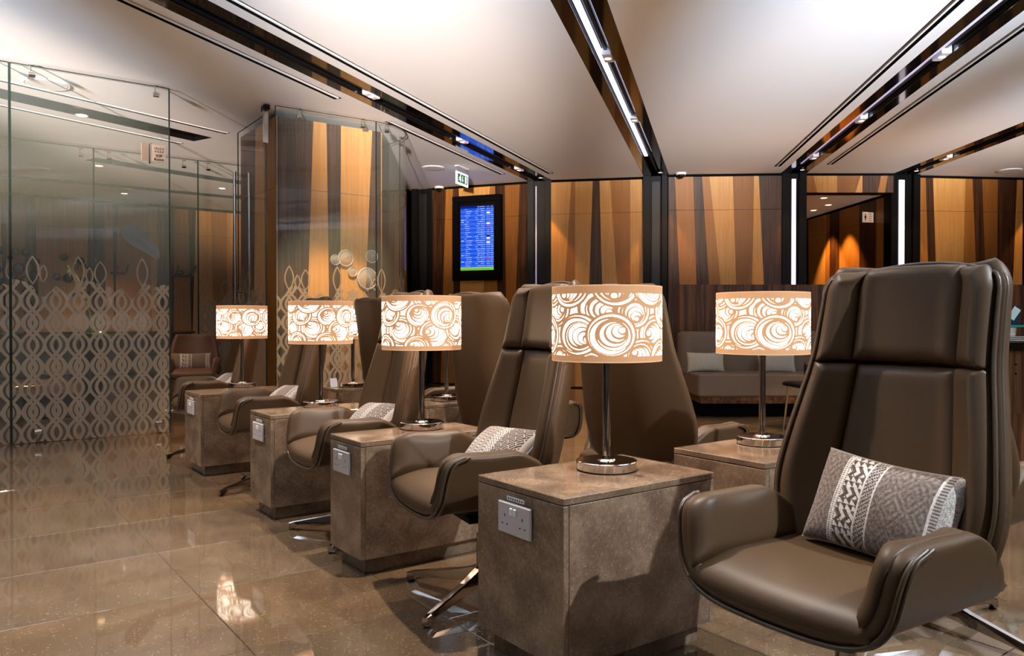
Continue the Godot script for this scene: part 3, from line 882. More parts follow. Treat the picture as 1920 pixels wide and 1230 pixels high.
func build_far_walls():
	for k in FACETS.size():
		var f: Array = FACETS[k]
		var a := deg_to_rad(f[2])
		var st := new_st()
		cbox(st, Vector3(f[3] / 2, CEIL / 2, -0.1), Vector3(f[3] + 0.02, CEIL, 0.2), 0.002)
		var w := part("wall_far", st, M.matt_black, self, Vector3(f[0], 0, -f[1]))
		w.rotation.y = a
		tag(w, f[7], "wall", "", "structure")
		stripe_panels(w, f[4], f[5], f[6], 0.02, 3.06, 2.585)
	# doorway between the last two pillars: header, and a passage behind with its own lower ceiling
	var h := box_part("wall_over_door", Vector3(4.801, 2.955, -11.20), Vector3(1.25, 0.285, 0.16), M.matt_black, self)
	tag(h, "short veneered header over the passage opening", "wall", "", "structure")
	var hp := Node3D.new()
	hp.name = "header_panels"
	h.add_child(hp)
	hp.position = Vector3(-0.622, -2.955, 0.075)
	var tp := [0, 0.104, 0.44, 0.778, 0.80, 1.064, 1.162, 1.244]
	var bt := [0, 0.158, 0.44, 0.70, 0.80, 1.02, 1.12, 1.244]
	for k in 7:
		var st := new_st()
		prism(st, [Vector2(bt[k], 2.822), Vector2(bt[k + 1], 2.822), Vector2(tp[k + 1], 3.06), Vector2(tp[k], 3.06)], 0.0, 0.02)
		part("panel", st, [M.wood_mid, M.wood_light, M.wood_mid2, M.wood_light, M.wood_dark, M.wood_mid, M.wood_dark][k], hp)
	var pr := slab("wall_passage", Vector3(5.29, 0, -16.6), Vector3(5.39, 2.9, -11.2), M.matt_black, "striped veneered side wall of the passage behind the doorway", "wall")
	pr.rotation.y = deg_to_rad(2.6)
	var ph := Node3D.new()
	ph.name = "passage_panels"
	pr.add_child(ph)
	ph.position = Vector3(-0.05, -1.45, -2.7)
	ph.rotation.y = -PI / 2
	var xs := [0.0, 1.1, 2.05, 2.4, 2.58, 2.70, 3.4, 3.55, 3.9, 4.15, 4.55, 5.08, 5.3]
	var xb := [0.0, 1.2, 2.0, 2.4, 2.55, 2.75, 3.35, 3.55, 3.88, 4.18, 4.6, 5.04, 5.3]
	stripe_panels(ph, xs, xb, "mldmdlmdmmdm", 0.02, 2.79, 2.48, 2.9)
	var pc := slab("ceiling_passage", Vector3(3.9, 2.83, -16.6), Vector3(5.6, 2.93, -11.28), M.ceiling, "low white ceiling of the passage behind the doorway", "ceiling")
	slab("wall_passage_left", Vector3(3.78, 0, -16.6), Vector3(3.9, 2.9, -11.4), M.matt_black, "dark side wall of the passage, out of sight of the seats", "wall")
	slab("wall_passage_end", Vector3(3.78, 0, -16.8), Vector3(5.6, 2.9, -16.6), M.wood_dark, "dark wooden end wall of the passage", "wall")
	var n := 0
	for q in [[Vector3(5.0, 2.83, -12.95), 6.5], [Vector3(5.0, 2.83, -12.35), 6.5], [Vector3(4.65, 2.83, -11.65), 2.5]]:  # the one behind the header is unseen, placed to light the passage
		n += 1
		var t := thing("downlight", ["small bright recessed downlight in the passage ceiling, the farther of two", "small bright recessed downlight in the passage ceiling, the nearer of two", "small warm unseen downlight placed to light the passage, just behind the doorway header"][n - 1], "downlight", q[0], 0.0)
		var st := new_st()
		lathe(st, [Vector2(0.045, 0.0), Vector2(0.06, -0.004), Vector2(0.062, 0.0)], 24)
		part("ring", st, M.head_white, t)
		var s2 := new_st()
		lathe(s2, [Vector2(0, -0.002), Vector2(0.045, -0.002), Vector2(0.045, 0.004)], 24)
		part("lens", s2, M.led_warm, t)
		spot(t, Vector3(0, -0.012, 0), Vector3(0.02, -1, 0), 36.0, q[1], Color(1.0, 0.74, 0.44), 0.5, 0.02)
	# black pillars under the channels, with light lines
	var pil := [[-1.413, 12.45, -29.3, 0.37, 0], [0.415, 11.72, -17.75, 0.365, 1], [2.085, 11.32, -27.7, 0.366, 2], [4.005, 11.12, 0.0, 0.349, 3], [5.62, 11.2, 21.0, 0.452, 4], [7.70, 11.52, 9.0, 0.40, 5]]
	for p in pil:
		var t := thing("pillar", ["tall black pillar beside the screen wall, next to the glass-wrapped pillar", "tall black pillar with a dim light edge, just right of the screen", "tall black pillar below the bright-strip channel", "tall black pillar with a white light line, left of the passage opening", "tall black pillar with a wide white light line, right of the passage opening", "tall black pillar at the counter end of the panelled wall"][p[4]], "pillar", Vector3(p[0], 0, -p[1]), deg_to_rad(p[2] * 0.4), "", "structure")
		var w: float = p[3]
		box_part("core", Vector3(0, CEIL / 2, -0.08), Vector3(w, CEIL, 0.12), M.black, t)
		for sd in [-1, 1]: box_part("cheek", Vector3(sd * (w / 2 - 0.05), CEIL / 2, 0.0), Vector3(0.10, CEIL, 0.09), M.black, t)
		if p[4] == 3: box_part("light_line", Vector3(0.01, CEIL / 2 - 0.02, -0.012), Vector3(0.06, CEIL - 0.12, 0.02), M.led_white, t)
		elif p[4] == 4: box_part("light_line", Vector3(-0.03, CEIL / 2 - 0.02, -0.012), Vector3(0.085, CEIL - 0.12, 0.02), M.led_white, t)
		elif p[4] == 1: box_part("light_line", Vector3(-0.055, CEIL / 2 - 0.02, -0.012), Vector3(0.016, CEIL - 0.12, 0.02), M.led_dim, t)
		else: box_part("light_line", Vector3(0, CEIL / 2 - 0.02, -0.012), Vector3(0.12, CEIL - 0.12, 0.02), M.trough, t)
		# the downward washer in front of each pillar
		if p[4] > 0:
			var o := Vector3(p[0], CEIL - 0.01, -p[1] + 0.34)
			var q := thing("wall_washer", ["", "small warm washer lamp before the pillar right of the screen", "small warm washer lamp before the pillar below the bright strip", "small warm washer lamp before the pillar left of the passage", "small warm washer lamp before the pillar right of the passage", "small warm washer lamp before the pillar at the counter end"][p[4]], "spotlight", o)
			var st := new_st()
			lathe(st, [Vector2(0.03, -0.01), Vector2(0.04, -0.014), Vector2(0.044, 0.02), Vector2(0, 0.02)], 20)
			part("ring", st, M.black, q)
			var s2 := new_st()
			lathe(s2, [Vector2(0, -0.008), Vector2(0.03, -0.008), Vector2(0.03, 0.004)], 20)
			part("lens", s2, M.led_warm, q)
			spot(q, Vector3(0, -0.02, 0), Vector3(0, -1, -0.03), 28.0, 2.1, Color(1.0, 0.76, 0.42), 0.25, 0.02)
	# departures screen
	var f: Array = FACETS[0]
	var a := deg_to_rad(f[2])
	var org := Vector3(f[0], 0, -f[1])
	var bas := Basis(Vector3.UP, a)
	var t := thing("departures_screen", "tall wall screen with white flight rows on blue, in a thick black frame", "screen", org + bas * Vector3(0.80, 2.27, 0.022), a)
	for q in [[Vector3(0, 0.60, 0.05), Vector3(0.81, 0.10, 0.10)], [Vector3(0, -0.60, 0.05), Vector3(0.81, 0.10, 0.10)], [Vector3(-0.355, 0, 0.05), Vector3(0.10, 1.10, 0.10)], [Vector3(0.355, 0, 0.05), Vector3(0.10, 1.10, 0.10)]]:
		box_part("surround", q[0], q[1], M.matt_black, t, 0.006)
	box_part("housing", Vector3(0, 0, 0.03), Vector3(0.62, 1.11, 0.06), M.black, t, 0.004)
	var st := new_st()
	uvquad(st, [Vector3(-0.278, -0.495, 0.062), Vector3(0.278, -0.495, 0.062), Vector3(0.278, 0.495, 0.062), Vector3(-0.278, 0.495, 0.062)], [Vector2(0, 1), Vector2(1, 1), Vector2(1, 0), Vector2(0, 0)])
	part("display", st, M.screen, t)
	var al := AreaLight3D.new()
	al.name = "display_light"
	al.area_size = Vector2(0.55, 0.98)
	al.light_energy = 0.12
	al.light_color = Color(0.25, 0.45, 1.0)
	al.area_range = 20.0
	al.shadow_enabled = true
	t.add_child(al)
	al.position = Vector3(0, 0, 0.075)
	al.rotation.y = PI

# ------------------------------------------------------------------ the glazed room

func ab_node(called: String, label: String, category: String, a: float, b: float, y := 0.0, turn := 0.0, group := "", kind := "") -> Node3D:
	return thing(called, label, category, AB(a, b, y), PHI + turn, group, kind)

# a pane standing on the line from (a0, b0) to (a1, b1), with its film up to 1.6 m
func pane(parent: Node3D, pts: Array, y0: float, y1: float, film: bool, u0 := 0.0) -> void:
	var inv := parent.transform.affine_inverse()
	var st := new_st()
	var sf := new_st()
	var u := u0
	var T := 0.012
	st.set_smooth_group(1)
	for k in pts.size() - 1:
		var p: Vector3 = inv * AB(pts[k].x, pts[k].y)
		var q: Vector3 = inv * AB(pts[k + 1].x, pts[k + 1].y)
		p.y = 0; q.y = 0
		var Y0 := Vector3(0, y0, 0)
		var Y1 := Vector3(0, y1, 0)
		quad(st, p + Y0, q + Y0, q + Y1, p + Y1)
		if film:
			var n := (q - p).cross(Vector3.UP).normalized() * -0.004
			var du := p.distance_to(q) / 1.65
			var top := minf(1.6, y1)
			uvquad(sf, [p + Y0 + n, q + Y0 + n, q + Vector3(0, top, 0) + n, p + Vector3(0, top, 0) + n], [Vector2(u, 1.0 - y0 / 1.6), Vector2(u + du, 1.0 - y0 / 1.6), Vector2(u + du, 1.0 - top / 1.6), Vector2(u, 1.0 - top / 1.6)])
			u += du
	var name_ := "pane"
	part(name_, st, M.glass, parent)
	if film: part("frosted_film", sf, M.film, parent)
	var first: Vector3 = inv * AB(pts[0].x, pts[0].y)
	var last: Vector3 = inv * AB(pts[-1].x, pts[-1].y)
	for e in [first, last]:
		box_part("edge", Vector3(e.x, (y0 + y1) / 2, e.z), Vector3(0.004, y1 - y0, T), M.glass_edge, parent, 0.001)
	for k in pts.size() - 1:
		var p: Vector3 = inv * AB(pts[k].x, pts[k].y)
		var q: Vector3 = inv * AB(pts[k + 1].x, pts[k + 1].y)
		var o := box_part("top_edge", Vector3((p.x + q.x) / 2, y1, (p.z + q.z) / 2), Vector3(p.distance_to(q), 0.005, T), M.glass_edge, parent, 0.001)
		o.rotation.y = -atan2(q.z - p.z, q.x - p.x)

func clamp_fitting(parent: Node3D, at: Vector3, top: bool) -> void:
	var p: Vector3 = parent.transform.affine_inverse() * at
	var st := new_st()
	var s := 1.0 if top else -1.0
	lathe(st, [Vector2(0.0, -0.004), Vector2(0.024, -0.004), Vector2(0.024, 0.004), Vector2(0, 0.004)] , 16, p + Vector3(0, 0.05 * s, 0))
	cbox(st, p + Vector3(0, 0.02 * s, 0.012), Vector3(0.018, 0.07, 0.010), 0.003)
	tube(st, [p + Vector3(0, -0.03 * s, -0.022), p + Vector3(0, -0.03 * s, 0.026)], 0.021, 14)
	part("clamp", st, M.chrome, parent)

func build_glass_room():
	var front := ab_node("glass_partition", "clear front glass of the glazed room with a frosted loop-pattern film on its lower half", "glass wall", 5.87, -1.2, 0, 0, "", "structure")
	pane(front, [Vector2(5.87, -0.843), Vector2(5.87, 0.357)], 0.004, 3.075, true, 0.41)
	for q in [[-0.69, 3.03, true], [0.25, 3.03, true], [-0.66, 0.06, false], [0.26, 0.06, false]]: clamp_fitting(front, AB(5.87, q[0], q[1]), q[2])
	var edge := ab_node("glass_partition", "front glass panel at the outer end of the glazed room, with frosted film", "glass wall", 5.87, -1.6, 0, 0, "", "structure")
	pane(edge, [Vector2(5.87, -2.6), Vector2(5.87, -0.85)], 0.004, 3.075, true, 0.13)
	clamp_fitting(edge, AB(5.87, -1.0, 3.03), true)
	# the panes that wrap the pillar, flat and then curved
	var wrap := ab_node("glass_partition", "flat and curved glass wrapped round the veneered pillar, with frosted film", "glass wall", 5.84, 1.9, 0, 0, "", "structure")
	pane(wrap, [Vector2(5.85, 1.315), Vector2(5.82, 2.37)], 0.004, 3.075, true, 0.62)
	var arc := []
	for k in 9:
		var w := PI / 2 * k / 8.0
		arc.append(Vector2(6.42 - 0.60 * cos(w), 2.37 + 0.60 * sin(w)))
	pane(wrap, arc, 0.004, 3.075, true, 0.26)
	pane(wrap, [Vector2(6.42, 2.97), Vector2(8.2, 2.97)], 0.004, 3.075, false)
	for q in [[5.845, 1.55], [5.825, 2.22], [5.84, 2.50], [6.3, 2.93]]: clamp_fitting(wrap, AB(q[0], q[1], 3.03), true)
	# the open door leaf with its long pull bars
	var door := ab_node("door", "frameless glass door leaf standing open, with long steel pull bars", "door", 6.35, 1.25, 0, 0, "", "structure")
	door.name = "door_1"
	pane(door, [Vector2(5.93, 1.25), Vector2(6.86, 1.27)], 0.01, 3.0, true, 0.85)
	var inv := door.transform.affine_inverse()
	for sd in [-1, 1]:
		var st := new_st()
		tube(st, [inv * AB(6.72, 1.265 + sd * 0.075, 1.05), inv * AB(6.72, 1.265 + sd * 0.075, 2.56)], 0.016, 14)
		for y in [1.3, 2.31]: tube(st, [inv * AB(6.72, 1.265, y), inv * AB(6.72, 1.265 + sd * 0.075, y)], 0.009, 10)
		part("handle", st, M.steel, door)
	box_part("patch_fitting", inv * AB(5.94, 1.25, 2.90), Vector3(0.03, 0.36, 0.05), M.steel, door, 0.004)
	box_part("pivot", inv * AB(5.94, 1.25, 3.06), Vector3(0.12, 0.05, 0.05), M.black, door, 0.004)
	# second glass, across the back of the glazed room
	var back := ab_node("glass_partition", "second glass wall deeper in the glazed room, with frosted film", "glass wall", 8.95, 0.5, 0, 0, "", "structure")
	pane(back, [Vector2(8.95, -2.2), Vector2(8.95, 0.2)], 0.004, 3.07, false)
	pane(back, [Vector2(8.95, 0.205), Vector2(8.95, 1.40)], 0.004, 3.07, false)
	pane(back, [Vector2(8.95, 1.405), Vector2(8.95, 2.95)], 0.004, 3.07, true, 0.5)
	for b in [-0.75, 0.07, 0.37, 1.23, 1.53]: clamp_fitting(back, AB(8.95, b, 3.0), true)
	# the pillar wrapped by glass, clad with veneer
	var pil := ab_node("pillar", "square pillar clad in golden and dark veneer, wrapped by glass", "pillar", 6.62, 1.98, 0, PI / 2, "", "structure")
	box_part("core", Vector3(0, 1.52, 0), Vector3(1.10, 3.04, 1.10), M.matt_black, pil)
	var pf := Node3D.new()
	pf.name = "front_panels"
	pil.add_child(pf)
	var face := PHI - pil.rotation.y
	# the face towards the seats looks along -a; panels run along b
	pf.transform = pil.transform.affine_inverse() * Transform3D(Basis(Vector3.UP, PHI + PI / 2), AB(6.065, 1.42, 0))
	stripe_panels(pf, [0, 0.36, 0.50, 0.66, 1.02, 1.12], [0, 0.25, 0.54, 0.64, 0.88, 1.12], "dldld", 0.01, 3.035, 2.33)
	var ps := Node3D.new()
	ps.name = "side_panels"
	pil.add_child(ps)
	ps.transform = pil.transform.affine_inverse() * Transform3D(Basis(Vector3.UP, PHI), AB(7.18, 1.418, 0))
	stripe_panels(ps, [0, 0.5, 0.75, 1.115], [0, 0.4, 0.8, 1.115], "dlm", 0.01, 3.035, 2.33)
	var pe := Node3D.new()
	pe.name = "end_panels"
	pil.add_child(pe)
	pe.transform = pil.transform.affine_inverse() * Transform3D(Basis(Vector3.UP, PHI + PI), AB(6.065, 2.54, 0))
	stripe_panels(pe, [0, 0.3, 0.5, 0.85, 1.115], [0, 0.26, 0.55, 0.8, 1.115], "ldlm", 0.01, 3.035, 2.33)
	# glass discs on the pillar face
	var words := ["small glass disc on the veneered pillar, first of the cluster", "clear glass disc touching the first small disc on the pillar", "largest glass disc, low at the corner of the veneered pillar", "glass disc high at the corner edge of the veneered pillar", "smallest glass disc, between the two big ones on the pillar"]
	var ds := [[2.01, 1.633, 0.055], [2.123, 1.655, 0.085], [2.372, 1.451, 0.115], [2.423, 1.687, 0.07], [2.201, 1.515, 0.05]]
	for k in 5:
		glass_disc(AB(6.035, ds[k][0], ds[k][1]), PHI + PI / 2, ds[k][2], words[k], M.bubble, "glass discs on the veneered pillar")
	# the wall behind the glazed room
	var wb := ab_node("wall_glass_room", "veneered wall with dark and golden stripes at the back of the glazed room", "wall", 13.6, -4.2, 0, PI / 2, "", "structure")
	box_part("core", Vector3(4.1, CEIL / 2, -0.1), Vector3(8.4, CEIL, 0.2), M.matt_black, wb)
	var st_t := [0.0, 1.2, 2.0, 3.72, 3.80, 4.08, 4.2, 5.0, 5.24, 5.37, 5.46, 5.95, 6.11, 6.39, 6.63, 6.77, 7.04, 7.33, 7.45, 8.2]
	var st_b := []
	for k in st_t.size(): st_b.append(st_t[k] + (0.0 if k == 0 or k == st_t.size() - 1 else 0.09 * sin(k * 2.4)))
	stripe_panels(wb, st_t, st_b, "lmldmdldmdmLdmdlmlm", 0.02, 3.05, 2.585)
	var wl := ab_node("wall_glass_side", "plain dark wall closing the far side of the glazed room", "wall", 9.8, -4.3, 0, 0, "", "structure")
	box_part("core", Vector3(0, CEIL / 2, 0), Vector3(8.0, CEIL, 0.15), M.wood_dark, wl)
	# glass bubbles on that wall
	var rng := RandomNumberGenerator.new()
	rng.seed = 5
	var bub := []
	for k in 90:
		var two := k >= 52
		var cand := [(0.62 if two else -0.32) + rng.randf_range(-0.33, 0.33), 1.78 + rng.randf_range(-0.36, 0.30) + (0.16 if not two and k % 3 == 0 else 0.0), rng.randf_range(0.04, 0.085)]
		if bub.all(func(o): return Vector2(o[0] - cand[0], o[1] - cand[1]).length() > o[2] + cand[2] + 0.006): bub.append(cand)
	for b in bub:
		glass_disc(AB(13.55, b[0], b[1]), PHI + PI / 2, b[2], "dark blue glass bubble in the wall cluster %s of the glazed room" % ["at the outer edge", "beside the orchid"][0 if b[0] < 0.2 else 1], M.bubble_blue, "dark glass bubbles on the wall of the glazed room")
	var wlt := ab_node("wall_lettering", "dark joined Arabic lettering mounted on the veneered wall of the glazed room", "lettering", 13.54, 2.36, 1.90, PI / 2)
	for q in [[[0.19, 0.12], [0.13, -0.08]], [[0.13, 0.11], [0.07, -0.07]], [[0.07, -0.08], [-0.20, -0.08]], [[-0.11, 0.11], [-0.17, -0.07]], [[-0.16, 0.0], [-0.05, 0.015]], [[-0.05, 0.015], [-0.03, -0.04]], [[-0.03, -0.04], [-0.16, -0.055]], [[-0.30, -0.02], [-0.22, -0.07]], [[-0.95, 0.09], [-0.99, -0.06]], [[-1.0, -0.07], [-1.25, -0.07]], [[-1.12, 0.05], [-1.16, -0.06]]]:
		var sq := new_st()
		var p0 := Vector2(q[0][0], q[0][1])
		var p1 := Vector2(q[1][0], q[1][1])
		var nn := (p1 - p0).normalized().orthogonal() * 0.017
		prism(sq, [p0 + nn, p1 + nn, p1 - nn, p0 - nn], -0.01, 0.02)
		part("stroke", sq, M.navy_brown, wlt)
	for q in [[Vector3(-4.4, CEIL, -8.0), 4.0], [Vector3(-5.6, CEIL, -10.6), 3.0], [Vector3(-6.4, CEIL, -12.9), 2.5], [Vector3(-4.6, CEIL, -12.4), 2.5]]:  # unseen downlights, placed to light the glazed room
		var dl := thing("downlight", "unseen downlight placed to light the glazed room, %s" % ["just behind the front glass", "beyond the second glass, over the low table", "over the dark wall bubbles", "before the wall lettering"][0 if q[1] == 4.0 else (1 if q[0].z > -11.0 else (2 if q[0].x < -6.0 else 3))], "downlight", q[0])
		var sr := new_st()
		lathe(sr, [Vector2(0.045, 0.0), Vector2(0.06, -0.004), Vector2(0.062, 0.0)], 24)
		part("ring", sr, M.head_white, dl)
		var se := new_st()
		lathe(se, [Vector2(0, -0.002), Vector2(0.045, -0.002), Vector2(0.045, 0.004)], 24)
		part("lens", se, M.led_warm, dl)
		spot(dl, Vector3(0, -0.012, 0), Vector3(0.0, -1, 0.02), 42.0, q[1], Color(1.0, 0.80, 0.56), 0.6, 0.03)
	# furniture behind the front glass
	var sd := ab_node("sideboard", "long dark low sideboard along the back of the glazed room", "sideboard", 12.9, 0.2, 0, PI / 2)
	box_part("top", Vector3(0, 0.80, 0), Vector3(4.2, 0.04, 0.55), M.gloss_black, sd)
	box_part("body", Vector3(0, 0.44, 0), Vector3(4.1, 0.68, 0.5), M.black, sd)
	for k in 4: box_part("door", Vector3(-1.54 + k * 1.025, 0.44, 0.255), Vector3(1.0, 0.64, 0.02), M.black, sd)
	box_part("plinth", Vector3(0, 0.05, 0), Vector3(4.0, 0.1, 0.4), M.matt_black, sd)
	var lt := ab_node("low_table", "low beige marble table behind the frosted film, on a black plinth", "table", 8.0, -0.45, 0, 0.1)
	box_part("top", Vector3(0, 0.30, 0), Vector3(0.9, 0.10, 0.6), M.marble_2, lt)
	box_part("plinth", Vector3(0, 0.125, 0), Vector3(0.75, 0.25, 0.45), M.matt_black, lt)
	var lt2 := ab_node("low_table", "second low marble table farther back behind the film", "table", 10.8, 0.1, 0, 0.1)
	box_part("top", Vector3(0, 0.34, 0), Vector3(1.2, 0.10, 0.7), M.marble_2, lt2)
	box_part("plinth", Vector3(0, 0.145, 0), Vector3(1.0, 0.29, 0.5), M.matt_black, lt2)
	orchid()
	emblem(front)
	# flag sign of the room, standing off the glass
	var sg := ab_node("room_sign", "white flag sign with two lettered leaves reading VIP Room, fixed to the front glass", "sign", 5.80, 0.19, 2.47, PI / 2)
	var lb := box_part("leaf", Vector3(0.065, 0, 0), Vector3(0.115, 0.15, 0.006), M.sign_card, sg, 0.001)
	for w in [["VIP", -0.022, 0.034], ["Room", -0.054, 0.03]]:
		var tm := TextMesh.new()
		var sf := SystemFont.new()
		sf.font_names = PackedStringArray(["Droid Sans"])
		sf.font_weight = 700
		tm.font = sf
		tm.text = w[0]
		tm.font_size = 32
		tm.pixel_size = w[2] / 32.0
		tm.depth = 0.002
		put("lettering", tm, M.ink, lb, Vector3(0.0, w[1], 0.0045))
	var ar := new_st()
	for row in 2:     # two lines of Arabic lettering: joined strokes with dots
		var y := 0.045 - row * 0.027
		var x := -0.038
		while x < 0.036:
			var wd: float = [0.014, 0.009, 0.018][int(x * 900.0 + 90 + row * 2) % 3]
			cbox(ar, Vector3(x + wd / 2, y - 0.006, 0.004), Vector3(wd, 0.004, 0.002), 0.0005)
			cbox(ar, Vector3(x + wd * 0.8, y, 0.004), Vector3(0.004, 0.014, 0.002), 0.0005)
			cbox(ar, Vector3(x + wd * 0.35, y + (0.006 if int(x * 500.0) % 2 else -0.013), 0.004), Vector3(0.004, 0.003, 0.002), 0.0005)
			x += wd + 0.004
	part("lettering", ar, M.ink, lb)
	box_part("bracket", Vector3(0, 0, -0.03), Vector3(0.012, 0.17, 0.07), M.steel, sg)
	var leaf2 := box_part("leaf", Vector3(-0.05, 0, 0.01), Vector3(0.075, 0.145, 0.006), M.sign_card, sg, 0.001)
	leaf2.rotation.y = 0.5

func glass_disc(at: Vector3, turn: float, r: float, label: String, mat: Material, group: String) -> void:
	var t := thing("glass_disc", label, "glass ornament", at, turn, group)
	var st := new_st()
	lathe(st, [Vector2(r * 0.99, -0.012), Vector2(r, 0.0), Vector2(r * 0.86, r * 0.16), Vector2(r * 0.5, r * 0.34), Vector2(r * 0.2, r * 0.40), Vector2(0, r * 0.40)], 28, Vector3.ZERO, true)
	var o := part("dome", st, mat, t)
	o.rotation.x = PI / 2
	if mat == M.bubble:
		var s2 := new_st()
		lathe(s2, [Vector2(r * 0.9, 0.004), Vector2(r * 1.01, -0.006), Vector2(r * 1.02, 0.004), Vector2(r * 0.97, 0.014), Vector2(r * 0.9, 0.008)], 32)
		part("rim", s2, M.bubble_rim, t).rotation.x = PI / 2
		var s3 := new_st()
		cbox(s3, Vector3(0, 0.0, r * 0.42), Vector3(r * 0.5, 0.006, 0.006), 0.002)
		part("pin", s3, M.chrome, t).rotation.z = 0.6

func emblem(_front: Node3D) -> void:
	# a winged emblem stuck on the inside of the front glass: a broad S-shaped body and thin swept feathers
	var t := ab_node("emblem", "pale grey winged emblem stuck to the front glass above the frosted film", "emblem", 5.862, 0.16, 1.70, PI / 2)
	var body := []
	var back := []
	for k in 13:
		var s := k / 12.0
		var x := -0.115 + 0.17 * s + 0.045 * sin(PI * 1.6 * s + 3.4)
		var y := 0.145 - 0.30 * s
		var w := 0.018 + 0.070 * sin(PI * minf(1.0, s * 0.9 + 0.12))
		body.append(Vector2(x - w * 0.9, y - w * 0.35))
		back.push_front(Vector2(x + w * 0.9, y + w * 0.35))
	var left := []
	var right := []
	for k in body.size():
		var m: Vector2 = (body[k] + back[back.size() - 1 - k]) * 0.5
		left.append(m + Vector2(-0.003, 0))
		right.push_front(m + Vector2(0.003, 0))
	var s1 := new_st()
	prism(s1, body + _reversed(left), 0.0, 0.002)
	part("lower_half", s1, M.emblem, t)
	var s2 := new_st()
	prism(s2, _reversed(right) + back, 0.0, 0.002)
	part("upper_half", s2, M.emblem, t)
	for f in 4:
		var st := new_st()
		var a := []
		var b := []
		for k in 9:
			var s := k / 8.0
			var x := -0.02 + 0.02 * f + (0.165 - 0.022 * f) * s
			var y := 0.085 - 0.033 * f - 0.03 * sin(PI * s * 0.8) + 0.055 * s * s
			a.append(Vector2(x, y))
			b.push_front(Vector2(x + 0.004, y + 0.012 * (1.0 - s) + 0.001))
		prism(st, a + b, 0.0, 0.002)
		part("feather", st, M.emblem_green, t)

func _reversed(a: Array) -> Array:
	var r := a.duplicate()
	r.reverse()
	return r

func orchid():
	var t := ab_node("orchid", "potted orchid with a spray of pale yellow blossoms behind the frosted film", "plant", 8.6, 0.13, 0, 0)
	var st := new_st()
	lathe(st, [Vector2(0, 0), Vector2(0.10, 0), Vector2(0.13, 0.85), Vector2(0.115, 0.85), Vector2(0.1, 0.82), Vector2(0, 0.82)], 24)
	part("pot", st, M.black, t)
	var s2 := new_st()
	var pts := []
	for k in 9: pts.append(Vector3(0.02 * sin(k * 0.5), 0.82 + k * 0.10, 0.004 * k * k))
	tube(s2, pts, 0.006, 6)
	part("stem", s2, M.leaf, t)
	for k in 5:
		var s3 := new_st()
		var an := TAU * k / 5.0
		pad(s3, func(u: float, v: float) -> Vector3: return Vector3(0, 0.83, 0) + Vector3(cos(an), 0, sin(an)) * v * 0.22 + Vector3(-sin(an), 0, cos(an)) * (u - 0.5) * 0.07 * sin(PI * (0.1 + 0.85 * v)) + Vector3(0, 0.16 * v - 0.2 * v * v, 0), 4, 6, 0.003, 0.003, 0.02)
		part("leaf", s3, M.leaf, t)
	var rng := RandomNumberGenerator.new()
	rng.seed = 17
	for k in 12:
		var s4 := new_st()
		var c := Vector3(0.02 * sin(k * 0.25) + rng.randf_range(-0.06, 0.06), 1.18 + k * 0.037, 0.05 + k * 0.015 + rng.randf_range(-0.03, 0.03))
		for q in 5:
			var an := TAU * q / 5.0 + k
			var d := Vector3(cos(an), sin(an), 0.3).normalized()
			var s := Vector3(-sin(an), cos(an), 0)
			pad(s4, func(u: float, v: float) -> Vector3: return c + d * (v * 0.062) + s * (u - 0.5) * 0.056 * sin(PI * (0.12 + 0.8 * v)), 3, 3, 0.002, 0.002, 0.01)
		part("blossom", s4, M.petal, t)

# ------------------------------------------------------------------ sofa side: low partition, sofa, black chair, counter

